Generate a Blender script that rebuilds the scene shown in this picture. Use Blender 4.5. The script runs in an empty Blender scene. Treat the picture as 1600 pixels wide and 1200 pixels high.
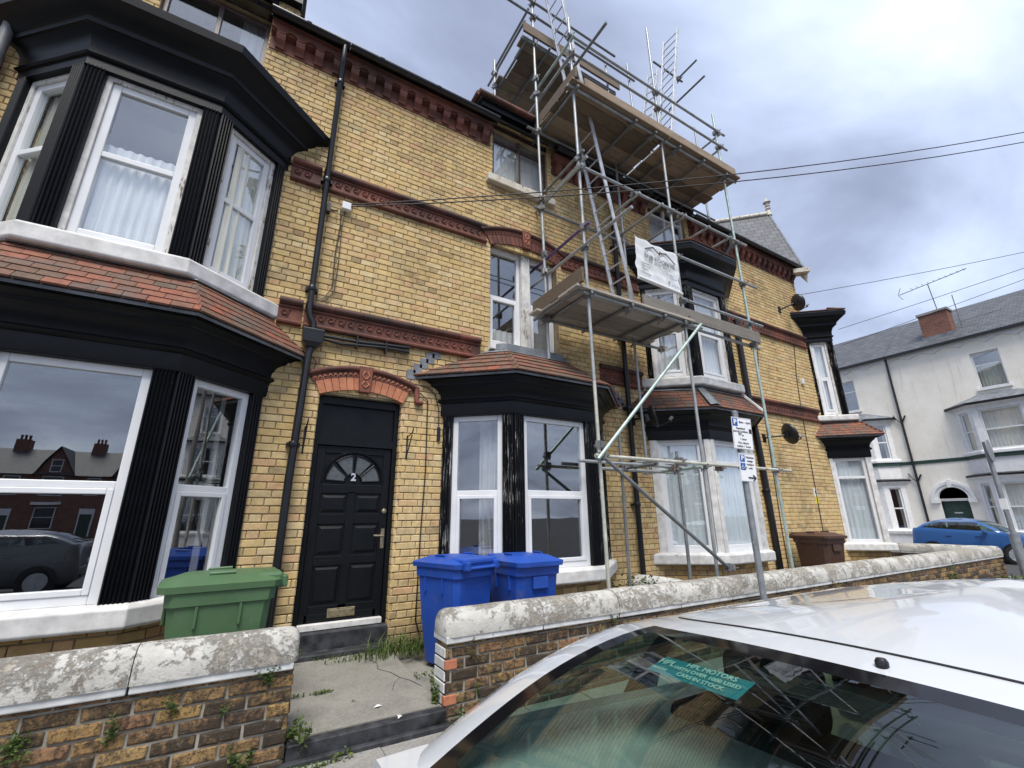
import bpy, bmesh, math, random
from mathutils import Vector, Matrix
rnd = random.Random(11)
SC = bpy.context.scene; COL = SC.collection
# ---------------------------------------------------------------- camera, sky, sun, exposure
cam = bpy.data.objects.new('camera', bpy.data.cameras.new('camera')); COL.objects.link(cam)
CAMP = Vector((0, -5.45, 1.42))
_r = (0.8630631, -0.5050357, -0.0078098); _d = (0.1393711, 0.2529781, -0.9573807); _f = (0.4854872, 0.8251915, 0.2887235)
cam.matrix_world = Matrix(((_r[0], -_d[0], -_f[0], CAMP.x), (_r[1], -_d[1], -_f[1], CAMP.y), (_r[2], -_d[2], -_f[2], CAMP.z), (0, 0, 0, 1)))
cam.data.sensor_width = 36; cam.data.lens = 689.17 / 1600 * 36; cam.data.clip_start = .03; cam.data.clip_end = 3000
SC.camera = cam
SUN_EL, SUN_AZ = 61, 208          # high soft sun behind the camera's left shoulder
world = bpy.data.worlds.new('World'); SC.world = world; world.use_nodes = True
def sky_nodes():
    nt = world.node_tree; N = nt.nodes; L = nt.links
    bg = N['Background']; bg.inputs[1].default_value = 1.0
    sky = N.new('ShaderNodeTexSky'); sky.sky_type = 'NISHITA'; sky.sun_disc = False
    sky.sun_elevation = math.radians(SUN_EL); sky.sun_rotation = math.radians(SUN_AZ); sky.dust_density = 2.0
    k = N.new('ShaderNodeVectorMath'); k.operation = 'SCALE'; k.inputs[3].default_value = .08; L.new(sky.outputs[0], k.inputs[0])
    tc = N.new('ShaderNodeTexCoord')
    sx = N.new('ShaderNodeSeparateXYZ'); L.new(tc.outputs['Generated'], sx.inputs[0])
    # cloud layer: project the direction on a plane overhead
    mz = N.new('ShaderNodeMath'); mz.operation = 'MAXIMUM'; mz.inputs[1].default_value = 0; L.new(sx.outputs[2], mz.inputs[0])
    az = N.new('ShaderNodeMath'); az.inputs[1].default_value = .22; L.new(mz.outputs[0], az.inputs[0])
    dv = N.new('ShaderNodeVectorMath'); dv.operation = 'DIVIDE'; L.new(tc.outputs['Generated'], dv.inputs[0])
    cb = N.new('ShaderNodeCombineXYZ'); [L.new(az.outputs[0], cb.inputs[i]) for i in range(2)]; cb.inputs[2].default_value = 1
    L.new(cb.outputs[0], dv.inputs[1])
    mp = N.new('ShaderNodeMapping'); mp.inputs['Rotation'].default_value = (0, 0, .6); mp.inputs['Scale'].default_value = (.8, 1.5, .3); mp.inputs['Location'].default_value = (2.2, 9.1, 0)
    L.new(dv.outputs[0], mp.inputs[0])
    n1 = N.new('ShaderNodeTexNoise'); n1.inputs['Scale'].default_value = 1.35; n1.inputs['Detail'].default_value = 7; n1.inputs['Roughness'].default_value = .52; n1.inputs['Distortion'].default_value = .35
    L.new(mp.outputs[0], n1.inputs['Vector'])
    r1 = N.new('ShaderNodeValToRGB'); L.new(n1.outputs[0], r1.inputs[0])
    e = r1.color_ramp.elements; e[0].position = .28; e[0].color = (.135, .155, .215, 1); e[1].position = .76; e[1].color = (.55, .60, .68, 1)
    for p, c in ((.40, (.195, .223, .305)), (.52, (.295, .34, .455)), (.64, (.41, .465, .585))):
        q = e.new(p); q.color = c + (1,)
    mx = N.new('ShaderNodeMixRGB'); mx.inputs[0].default_value = .86; L.new(k.outputs[0], mx.inputs[1]); L.new(r1.outputs[0], mx.inputs[2])
    L.new(mx.outputs[0], bg.inputs[0])
sky_nodes()
sun = bpy.data.objects.new('sun', bpy.data.lights.new('sun', 'SUN')); COL.objects.link(sun)
sun.data.energy = 2.0; sun.data.angle = math.radians(28); sun.data.color = (1, .955, .89)
_el, _az = math.radians(SUN_EL), math.radians(SUN_AZ)
sd = Vector((math.sin(_az) * math.cos(_el), math.cos(_az) * math.cos(_el), math.sin(_el)))
sun.rotation_euler = sd.to_track_quat('Z', 'Y').to_euler()
vs = SC.view_settings; vs.view_transform = 'Standard'; vs.look = 'None'; vs.gamma = 1; vs.exposure = 1.24; vs.use_curve_mapping = False

# ---------------------------------------------------------------- small helpers
def V(*a): return Vector(a)
class NT:
    """short hand for building a material"""
    def __init__(s, name):
        s.m = bpy.data.materials.new(name); s.m.use_nodes = True
        s.N = s.m.node_tree.nodes; s.L = s.m.node_tree.links; s.b = s.N['Principled BSDF']; s.out = s.N['Material Output']
    def n(s, t, **k):
        x = s.N.new('ShaderNode' + t)
        for a, b in k.items():
            setattr(x, a, b)
        return x
    def set(s, sock, v):
        if hasattr(v, 'is_linked') or isinstance(v, bpy.types.NodeSocket): s.L.new(v, sock)
        else: sock.default_value = v
    def pos(s, obj=False, scale=None):
        if obj: o = s.n('TexCoord').outputs['Object']
        else: o = s.n('NewGeometry').outputs['Position']
        if scale is not None:
            m = s.n('Mapping'); m.inputs['Scale'].default_value = scale; s.L.new(o, m.inputs[0]); o = m.outputs[0]
        return o
    def noise(s, vec, scale, detail=4, rough=.55, dist=0):
        x = s.n('TexNoise'); s.L.new(vec, x.inputs['Vector']); x.inputs['Scale'].default_value = scale; x.inputs['Detail'].default_value = detail
        x.inputs['Roughness'].default_value = rough; x.inputs['Distortion'].default_value = dist; return x.outputs[0]
    def math(s, op, a, b=0, clamp=False):
        x = s.n('Math', operation=op, use_clamp=clamp); s.set(x.inputs[0], a); s.set(x.inputs[1], b); return x.outputs[0]
    def ramp(s, f, stops, const=False):
        x = s.n('ValToRGB'); s.set(x.inputs[0], f); cr = x.color_ramp
        if const: cr.interpolation = 'CONSTANT'
        for i, (p, c) in enumerate(stops):
            c = (c, c, c, 1) if isinstance(c, (int, float)) else tuple(c) + (1,)
            if i < 2: e = cr.elements[i]; e.position = p
            else: e = cr.elements.new(p)
            e.color = c
        return x.outputs[0]
    def mix(s, f, a, b, mode='MIX'):
        x = s.n('MixRGB', blend_type=mode); s.set(x.inputs[0], f)
        for k, v in ((1, a), (2, b)):
            if isinstance(v, tuple): x.inputs[k].default_value = v + (1,)
            else: s.L.new(v, x.inputs[k])
        return x.outputs[0]
    def rand(s):
        return s.math('FRACT', s.math('ADD', s.n('ObjectInfo').outputs['Random'], s.n('NewGeometry').outputs['Random Per Island']))
    def bump(s, h, strength=.3, dist=.01):
        x = s.n('Bump'); x.inputs['Strength'].default_value = strength; x.inputs['Distance'].default_value = dist; s.L.new(h, x.inputs['Height']); s.L.new(x.outputs[0], s.b.inputs['Normal'])
    def done(s, col=None, rough=None, metal=None, spec=None):
        for k, v in (('Base Color', col), ('Roughness', rough), ('Metallic', metal), ('Specular IOR Level', spec)):
            if v is None: continue
            if isinstance(v, tuple): v = v + (1,)
            s.set(s.b.inputs[k], v)
        return s.m
def plain(name, col, rough=.6, metal=0, var=.12, scale=6, spec=.5, bump=0, bs=80):
    t = NT(name); p = t.pos(); f = t.noise(p, scale, 5)
    c2 = tuple(x * (1 - var * 2) for x in col); c1 = tuple(min(1, x * (1 + var)) for x in col)
    c = t.ramp(f, ((.3, c2), (.7, c1)))
    if bump: t.bump(t.noise(p, bs, 4), bump, .004)
    return t.done(c, rough, metal, spec)
M = {}
def brick_mat(name, stops, soot=.5, dirt=(.115, .09, .058), seed=0., low=None):
    t = NT(name); p = t.pos(); r = t.rand()
    c = t.ramp(r, stops)
    mp = t.n('Mapping'); mp.inputs['Location'].default_value = (seed, seed, seed); t.L.new(p, mp.inputs[0]); q = mp.outputs[0]
    c = t.mix(.55, c, t.ramp(t.noise(q, 9, 5, .65), ((.3, .55), (.72, 1.22))), 'MULTIPLY')
    # soot in uneven sheets
    big = t.noise(q, .8, 6, .62, .4); sm = t.noise(q, 5.5, 5, .7)
    f = t.math('MULTIPLY', t.ramp(big, ((.47, 0.), (.68, 1.))), t.ramp(sm, ((.38, 0.), (.64, 1.))))
    f2 = t.math('MULTIPLY', f, soot)
    # a share of single bricks is darker all over
    r2 = t.math('FRACT', t.math('MULTIPLY', r, 17.3))
    f3 = t.math('MULTIPLY', t.ramp(r2, ((.92, 0.), (.97, .8))), t.ramp(sm, ((.3, .1), (.6, .75))))
    f2 = t.math('MAXIMUM', f2, f3)
    st = t.noise(t.pos(scale=(6, 6, .3)), 1.3, 6, .7, .2); f2 = t.math('MAXIMUM', f2, t.math('MULTIPLY', t.ramp(st, ((.58, 0.), (.72, 1.))), t.math('MULTIPLY', t.ramp(sm, ((.35, .1), (.6, 1.))), .5)))
    if low:
        z = t.n('SeparateXYZ'); t.L.new(p, z.inputs[0])
        g = t.math('ADD', z.outputs[2], t.math('MULTIPLY', t.math('SUBTRACT', t.noise(q, 2.4, 5), .5), 1.1))
        f2 = t.math('MAXIMUM', f2, t.ramp(t.math('ADD', t.math('MULTIPLY', g, .5), .5), low))
    c = t.mix(f2, c, dirt)
    # pits
    pit = t.noise(q, 95, 3, .6); c = t.mix(t.ramp(pit, ((.60, 0.), (.72, .55))), c, (.09, .06, .03))
    t.bump(t.noise(q, 60, 5, .65), .55, .006)
    return t.done(c, .9, 0, .25)
BUFF = ((0, (.60, .425, .185)), (.18, (.655, .49, .24)), (.36, (.56, .395, .18)), (.52, (.67, .53, .29)), (.66, (.585, .375, .20)), (.78, (.625, .465, .225)), (.9, (.52, .40, .215)), (1, (.665, .49, .225)))
M['brick'] = brick_mat('buff_brick', BUFF, .74, low=((.50, .75), (.72, 0.)))
M['brick2'] = brick_mat('sooty_buff_brick', ((0, (.50, .33, .13)), (.3, (.58, .41, .19)), (.6, (.44, .30, .13)), (.8, (.50, .30, .15)), (1, (.56, .41, .2))), .8, seed=7)
def wallbrick():
    t = NT('garden_wall_brick'); p = t.pos(); r = t.rand()
    c = t.ramp(r, ((0, (.34, .22, .085)), (.3, (.28, .17, .075)), (.5, (.38, .255, .11)), (.7, (.24, .145, .07)), (.85, (.30, .165, .09)), (1, (.20, .135, .08))))
    z = t.n('SeparateXYZ'); t.L.new(p, z.inputs[0])
    n1 = t.noise(p, 16, 6, .72, .4); n2 = t.noise(p, 42, 4, .75)
    r2 = t.math('FRACT', t.math('MULTIPLY', r, 7.7))
    k = t.math('ADD', t.math('ADD', t.math('MULTIPLY', z.outputs[2], -.42), .56), t.math('ADD', t.math('MULTIPLY', t.math('SUBTRACT', r2, .5), .42), t.math('MULTIPLY', t.math('SUBTRACT', n1, .5), 1.25)))
    c = t.mix(t.ramp(k, ((.30, 0.), (.60, .93))), c, (.035, .030, .025))
    c = t.mix(t.ramp(n2, ((.48, 0.), (.60, .85))), c, (.045, .03, .02))
    c = t.mix(t.ramp(t.noise(p, 11, 5, .75), ((.63, 0.), (.69, .6))), c, (.34, .32, .27))
    t.bump(t.noise(p, 32, 7, .75), 1.0, .014)
    return t.done(c, .88, 0, .3)
M['wallbrick'] = wallbrick()
M['mortar'] = plain('mortar', (.31, .245, .155), .95, var=.25, scale=3, spec=.2, bump=.5)
M['mortar_dark'] = plain('old_mortar', (.27, .255, .215), .95, var=.35, scale=4, spec=.2, bump=.6)
def terracotta(name, a, b, soot):
    t = NT(name); p = t.pos(); c = t.ramp(t.rand(), ((0, a), (1, b)))
    c = t.mix(.5, c, t.ramp(t.noise(p, 14, 5), ((.3, .6), (.7, 1.25))), 'MULTIPLY')
    c = t.mix(t.math('MULTIPLY', t.ramp(t.noise(p, 1.6, 6, .65), ((.4, 0.), (.62, 1.))), soot), c, (.03, .022, .02))
    t.bump(t.noise(p, 70, 4), .3, .004); return t.done(c, .7, 0, .35)
M['terra'] = terracotta('terracotta', (.215, .075, .047), (.15, .052, .036), .7)
M['terra_dark'] = terracotta('sooty_terracotta_roll', (.13, .05, .035), (.06, .03, .025), .85)
M['terra_arch'] = terracotta('orange_gauged_brick', (.52, .21, .11), (.43, .16, .085), .12)
def tile():
    t = NT('clay_roof_tile'); p = t.pos(); r = t.rand()
    c = t.ramp(r, ((0, (.13, .075, .05)), (.2, (.20, .085, .055)), (.4, (.11, .078, .055)), (.6, (.23, .085, .05)), (.75, (.14, .085, .06)), (.9, (.27, .085, .05)), (1, (.11, .07, .055))))
    c = t.mix(.6, c, t.ramp(t.noise(p, 16, 5, .7), ((.3, .5), (.7, 1.35))), 'MULTIPLY')
    c = t.mix(t.ramp(t.noise(p, 4, 6, .7), ((.50, 0.), (.62, .75))), c, (.105, .092, .078))
    t.bump(t.noise(p, 60, 4), .4, .004); return t.done(c, .8, 0, .35)
M['tile'] = tile()
def paint(name, col, under, amount, stretch=(30, 30, 3.2), rough=.38):
    """old gloss paint that flakes off along the grain"""
    t = NT(name); p = t.pos(); q = t.pos(scale=stretch)
    n = t.noise(q, 1, 7, .72, .6); b = t.noise(p, 1.9, 4, .6)
    k = t.math('ADD', n, t.math('MULTIPLY', t.math('SUBTRACT', b, .5), .55))
    f = t.ramp(k, ((.70 - amount, 0.), (.715 - amount, 1.)))
    base = t.mix(.5, col, t.ramp(t.noise(p, 8, 5), ((.3, .6), (.7, 1.5))), 'MULTIPLY')
    c = t.mix(f, base, t.mix(t.noise(p, 30, 3), under, tuple(x * .6 for x in under)))
    x = t.n('Bump'); x.inputs['Strength'].default_value = .5; x.inputs['Distance'].default_value = .003; t.L.new(t.math('SUBTRACT', t.math('MULTIPLY', t.noise(p, 40, 4), .5), f), x.inputs['Height']); t.L.new(x.outputs[0], t.b.inputs['Normal'])
    return t.done(c, t.math('ADD', t.math('MULTIPLY', f, .5), rough), 0, .22)
M['black'] = paint('black_gloss_paint', (.004, .0048, .0065), (.50, .49, .46), -.095, (22, 22, 9))
M['black_peel'] = paint('peeling_black_paint', (.005, .0055, .007), (.60, .59, .56), .085, (75, 75, 2.6))
M['black_flat'] = paint('black_door_paint', (.005, .006, .0075), (.45, .44, .42), -.045, (42, 42, 22))
M['white_peel'] = paint('peeling_white_paint', (.58, .57, .54), (.30, .25, .19), .10, (28, 28, 4), .5)
M['white_stone'] = paint('white_painted_stone', (.58, .575, .555), (.36, .33, .29), .0, (6, 6, 7), .6)
M['stone'] = paint('worn_stone', (.52, .48, .40), (.20, .18, .14), .08, (9, 9, 9), .8)
M['upvc'] = plain('white_upvc', (.70, .71, .72), .28, var=.04, scale=3)
M['upvc_old'] = plain('dull_white_upvc', (.68, .68, .66), .4, var=.08, scale=3)
M['brown_frame'] = plain('brown_window_frame', (.075, .045, .04), .4, var=.2)
M['pipe'] = plain('black_plastic_pipe', (.008, .009, .011), .35, var=.25, scale=4)
M['pipe_grey'] = plain('grey_metal_pipe', (.16, .165, .175), .45, var=.2)
M['lead'] = plain('lead_flashing', (.17, .185, .205), .5, var=.25, scale=5, bump=.4, bs=20)
M['cable'] = plain('black_cable', (.015, .013, .013), .5)
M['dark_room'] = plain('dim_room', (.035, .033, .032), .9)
M['white_room'] = plain('pale_room', (.30, .29, .27), .9)
def glass(name, base=.07, ior=1.6, tint=(.86, .9, .92), wav=.0):
    t = NT(name); lw = t.n('LayerWeight'); lw.inputs[0].default_value = .5; fr = t.math('MULTIPLY', t.math('POWER', lw.outputs['Facing'], 4.5), .9)
    g = t.n('BsdfGlossy'); g.inputs['Roughness'].default_value = 0.0; g.inputs['Color'].default_value = (.96, .98, 1, 1)
    tr = t.n('BsdfTransparent'); tr.inputs[0].default_value = tint + (1,)
    if wav:
        x = t.n('Bump'); x.inputs['Strength'].default_value = wav; x.inputs['Distance'].default_value = .02; t.L.new(t.noise(t.pos(), 1.3, 2), x.inputs['Height']); t.L.new(x.outputs[0], g.inputs['Normal'])
    mx = t.n('MixShader'); t.L.new(t.math('ADD', fr, base, True), mx.inputs[0]); t.L.new(tr.outputs[0], mx.inputs[1]); t.L.new(g.outputs[0], mx.inputs[2]); t.L.new(mx.outputs[0], t.out.inputs[0]); return t.m
M['glass'] = glass('window_glass', .15, 1.5, (.975, .985, .985), wav=.05)
M['frost'] = plain('frosted_glass', (.09, .10, .105), .25, var=.2, scale=60, bump=.8, bs=140)
def cloth(name, col, tr=.35):
    t = NT(name); d = t.n('BsdfDiffuse'); x = t.n('BsdfTranslucent'); c = t.ramp(t.noise(t.pos(scale=(30, 30, 1.5)), 1, 3), ((.35, tuple(a * .82 for a in col)), (.65, col)))
    mx = t.n('MixShader'); mx.inputs[0].default_value = tr
    for s in (d, x): t.L.new(c, s.inputs[0])
    t.L.new(d.outputs[0], mx.inputs[1]); t.L.new(x.outputs[0], mx.inputs[2]); t.L.new(mx.outputs[0], t.out.inputs[0]); return t.m
M['net'] = cloth('net_curtain_cloth', (.90, .92, .92), .08); M['grey_cloth'] = cloth('grey_curtain_cloth', (.5, .5, .5), .1); M['cream_cloth'] = cloth('cream_curtain_cloth', (.8, .8, .7), .1)
M['lace'] = cloth('blueish_net_cloth', (.84, .90, .93), .06)
def slate():
    t = NT('roof_slate'); p = t.pos(); b = t.n('TexBrick'); b.offset = .5
    mp = t.n('Mapping'); t.L.new(t.n('UVMap').outputs[0], mp.inputs[0]); t.L.new(mp.outputs[0], b.inputs[0])
    b.inputs['Color1'].default_value = (.10, .107, .118, 1); b.inputs['Color2'].default_value = (.065, .071, .08, 1); b.inputs['Mortar'].default_value = (.03, .032, .036, 1)
    b.inputs['Scale'].default_value = 1; b.inputs['Mortar Size'].default_value = .014; b.inputs['Brick Width'].default_value = .26; b.inputs['Row Height'].default_value = .2
    c = t.mix(.6, b.outputs[0], t.ramp(t.noise(p, 3, 6, .7), ((.3, .6), (.7, 1.5))), 'MULTIPLY')
    t.bump(b.outputs[1], -.6, .02); return t.done(c, .6, 0, .4)
M['slate'] = slate()
def red_brick_tex():
    t = NT('red_brick'); b = t.n('TexBrick'); t.L.new(t.n('UVMap').outputs[0], b.inputs[0])
    b.inputs['Color1'].default_value = (.20, .075, .05, 1); b.inputs['Color2'].default_value = (.13, .05, .036, 1); b.inputs['Mortar'].default_value = (.2, .16, .13, 1)
    b.inputs['Scale'].default_value = 1; b.inputs['Mortar Size'].default_value = .006; b.inputs['Brick Width'].default_value = .225; b.inputs['Row Height'].default_value = .075
    c = t.mix(.6, b.outputs[0], t.ramp(t.noise(t.pos(), 2, 6, .7), ((.3, .6), (.7, 1.4))), 'MULTIPLY'); return t.done(c, .9)
M['redbrick'] = red_brick_tex()
def render_white():
    t = NT('cream_masonry_paint'); p = t.pos(); c = t.ramp(t.noise(p, 1.3, 6, .65), ((.3, (.74, .70, .61)), (.7, (.86, .83, .75))))
    b = t.n('TexBrick'); t.L.new(t.n('UVMap').outputs[0], b.inputs[0]); b.inputs['Scale'].default_value = 1; b.inputs['Brick Width'].default_value = .225; b.inputs['Row Height'].default_value = .075; b.inputs['Mortar Size'].default_value = .008
    c = t.mix(t.ramp(t.noise(p, 6, 6, .75), ((.60, 0.), (.7, .5))), c, (.40, .36, .29)); c = t.mix(t.ramp(t.noise(t.pos(scale=(5, 5, .35)), 1, 6, .7), ((.56, 0.), (.72, .45))), c, (.42, .38, .31))
    t.bump(b.outputs[1], -.35, .006); return t.done(c, .85)
M['cream'] = render_white()
M['white_paint'] = plain('white_masonry_paint', (.74, .74, .73), .7, var=.06)
M['green_paint'] = plain('dark_green_paint', (.018, .05, .036), .5, var=.2)
def plastic(name, col):
    t = NT(name); p = t.pos(True); n = t.noise(p, 3, 6, .6)
    c = t.mix(.7, col, t.ramp(n, ((.3, .78), (.7, 1.15))), 'MULTIPLY')
    c = t.mix(t.ramp(t.noise(t.pos(True, (60, 60, 5)), 1, 5, .7), ((.66, 0.), (.74, .28))), c, (.5, .5, .48))
    c = t.mix(t.ramp(t.noise(p, 7, 6, .7), ((.56, 0.), (.72, .5))), c, (.12, .11, .09))
    t.bump(t.noise(p, 120, 3), .08, .003); return t.done(c, t.ramp(n, ((.3, .36), (.7, .55))), 0, .45)
M['bin_green'] = plastic('green_bin_plastic', (.068, .135, .062)); M['bin_blue'] = plastic('blue_bin_plastic', (.014, .068, .36)); M['bin_brown'] = plastic('brown_bin_plastic', (.075, .038, .026))
M['brass'] = plain('worn_brass', (.36, .30, .19), .42, .7, var=.25, scale=30)
M['rubber'] = plain('black_rubber', (.018, .018, .019), .75)
def steel(name, col, rust=.06):
    t = NT(name); p = t.pos(); n = t.noise(p, 7, 6, .65)
    c = t.ramp(n, ((.3, tuple(x * .72 for x in col)), (.7, tuple(x * 1.15 for x in col))))
    c = t.mix(t.ramp(t.noise(p, 26, 5, .7), ((.62, 0.), (.70, .6))), c, (.62, .62, .6))
    c = t.mix(t.ramp(t.noise(p, 5.3, 6, .75), ((.70 - rust, 0.), (.76 - rust, .75))), c, (.16, .07, .03))
    return t.done(c, t.ramp(n, ((.3, .35), (.7, .55))), .35, .5)
M['tube'] = steel('galvanised_tube', (.36, .38, .385)); M['tube_green'] = steel('pale_green_tube', (.40, .50, .46)); M['tube_dark'] = steel('weathered_tube', (.20, .215, .22)); M['tube_cream'] = steel('cream_painted_tube', (.58, .57, .48)); M['coupler'] = steel('steel_coupler', (.22, .225, .225), .16)
M['tube_purple'] = steel('purple_painted_tube', (.13, .08, .20)); M['alu'] = steel('aluminium', (.55, .57, .6), -.2)
def wood(name, a, b):
    t = NT(name); q = t.pos(scale=(1.4, 14, 14)); n = t.noise(q, 2.4, 7, .68, .9)
    c = t.mix(t.ramp(n, ((.3, 0.), (.7, 1.))), a, b)
    c = t.mix(.9, c, t.ramp(t.rand(), ((0, .5), (1, 1.3))), 'MULTIPLY')
    c = t.mix(t.ramp(t.noise(t.pos(), 3, 6, .7), ((.58, 0.), (.7, .6))), c, (.08, .07, .06))
    t.bump(n, .3, .004); return t.done(c, .8, 0, .3)
M['board'] = wood('scaffold_board', (.30, .235, .17), (.17, .125, .085)); M['board_grey'] = wood('weathered_board', (.40, .375, .335), (.24, .215, .18))
def concrete(name, a, b, crack=True):
    t = NT(name); p = t.pos(); c = t.ramp(t.noise(p, 2.2, 7, .65), ((.3, a), (.7, b)))
    c = t.mix(.5, c, t.ramp(t.noise(p, 55, 3), ((.35, .7), (.65, 1.2))), 'MULTIPLY')
    c = t.mix(t.ramp(t.noise(p, 1.1, 6, .7), ((.56, 0.), (.68, .55))), c, (.10, .105, .07))
    t.bump(t.noise(p, 70, 5, .7), .5, .006); return t.done(c, .9, 0, .25)
M['path'] = concrete('forecourt_concrete', (.16, .155, .135), (.27, .26, .23)); M['asphalt'] = concrete('asphalt', (.045, .045, .048), (.075, .075, .078)); M['paving'] = concrete('paving_slab', (.20, .195, .18), (.29, .28, .26)); M['kerb'] = concrete('kerb_stone', (.24, .235, .22), (.34, .33, .31))
M['black_edge'] = plain('worn_black_paint', (.035, .037, .042), .6, var=.5, scale=9, bump=.6)
def coping():
    t = NT('flaking_white_coping'); p = t.pos(); n = t.noise(p, 22, 8, .82, .3); k = t.noise(p, 2.6, 6, .7, .6)
    f = t.ramp(t.math('ADD', n, t.math('MULTIPLY', t.math('SUBTRACT', k, .47), 1.15)), ((.42, 0.), (.56, 1.)))
    stone = t.ramp(t.noise(p, 30, 5, .75), ((.3, (.17, .155, .13)), (.5, (.30, .275, .23)), (.7, (.41, .385, .34))))
    stone = t.mix(t.ramp(t.noise(p, 5, 6, .7), ((.52, 0.), (.62, .6))), stone, (.27, .19, .12))
    stone = t.mix(t.ramp(t.noise(p, 9, 6, .75), ((.60, 0.), (.68, .45))), stone, (.14, .135, .115))
    c = t.mix(f, stone, t.ramp(t.noise(p, 6, 6, .7), ((.3, (.37, .36, .32)), (.7, (.53, .52, .485)))))
    c = t.mix(t.ramp(t.noise(t.pos(scale=(5, 30, 1.5)), 1, 5, .7), ((.60, 0.), (.72, .45))), c, (.16, .15, .12))
    x = t.n('Bump'); x.inputs['Strength'].default_value = .9; x.inputs['Distance'].default_value = .008; t.L.new(t.math('ADD', f, t.noise(p, 40, 5, .7)), x.inputs['Height']); t.L.new(x.outputs[0], t.b.inputs['Normal'])
    return t.done(c, .85, 0, .25)
M['coping'] = coping()
M['coping_white'] = paint('white_coping_band', (.56, .57, .56), (.28, .25, .21), .02, (7, 7, 12), .6)
def leafm(name, a, b):
    t = NT(name); c = t.ramp(t.rand(), ((0, a), (1, b))); d = t.n('BsdfTranslucent'); t.L.new(c, d.inputs[0]); t.set(t.b.inputs['Base Color'], c); t.b.inputs['Roughness'].default_value = .6
    mx = t.n('MixShader'); mx.inputs[0].default_value = .3; t.L.new(t.b.outputs[0], mx.inputs[1]); t.L.new(d.outputs[0], mx.inputs[2]); t.L.new(mx.outputs[0], t.out.inputs[0]); return t.m
M['grass'] = leafm('weed_leaf', (.045, .085, .018), (.13, .175, .045)); M['ivy'] = leafm('dark_shrub_leaf', (.025, .055, .018), (.07, .12, .035)); M['moss'] = leafm('moss_brown', (.10, .075, .03), (.16, .13, .05))

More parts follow.
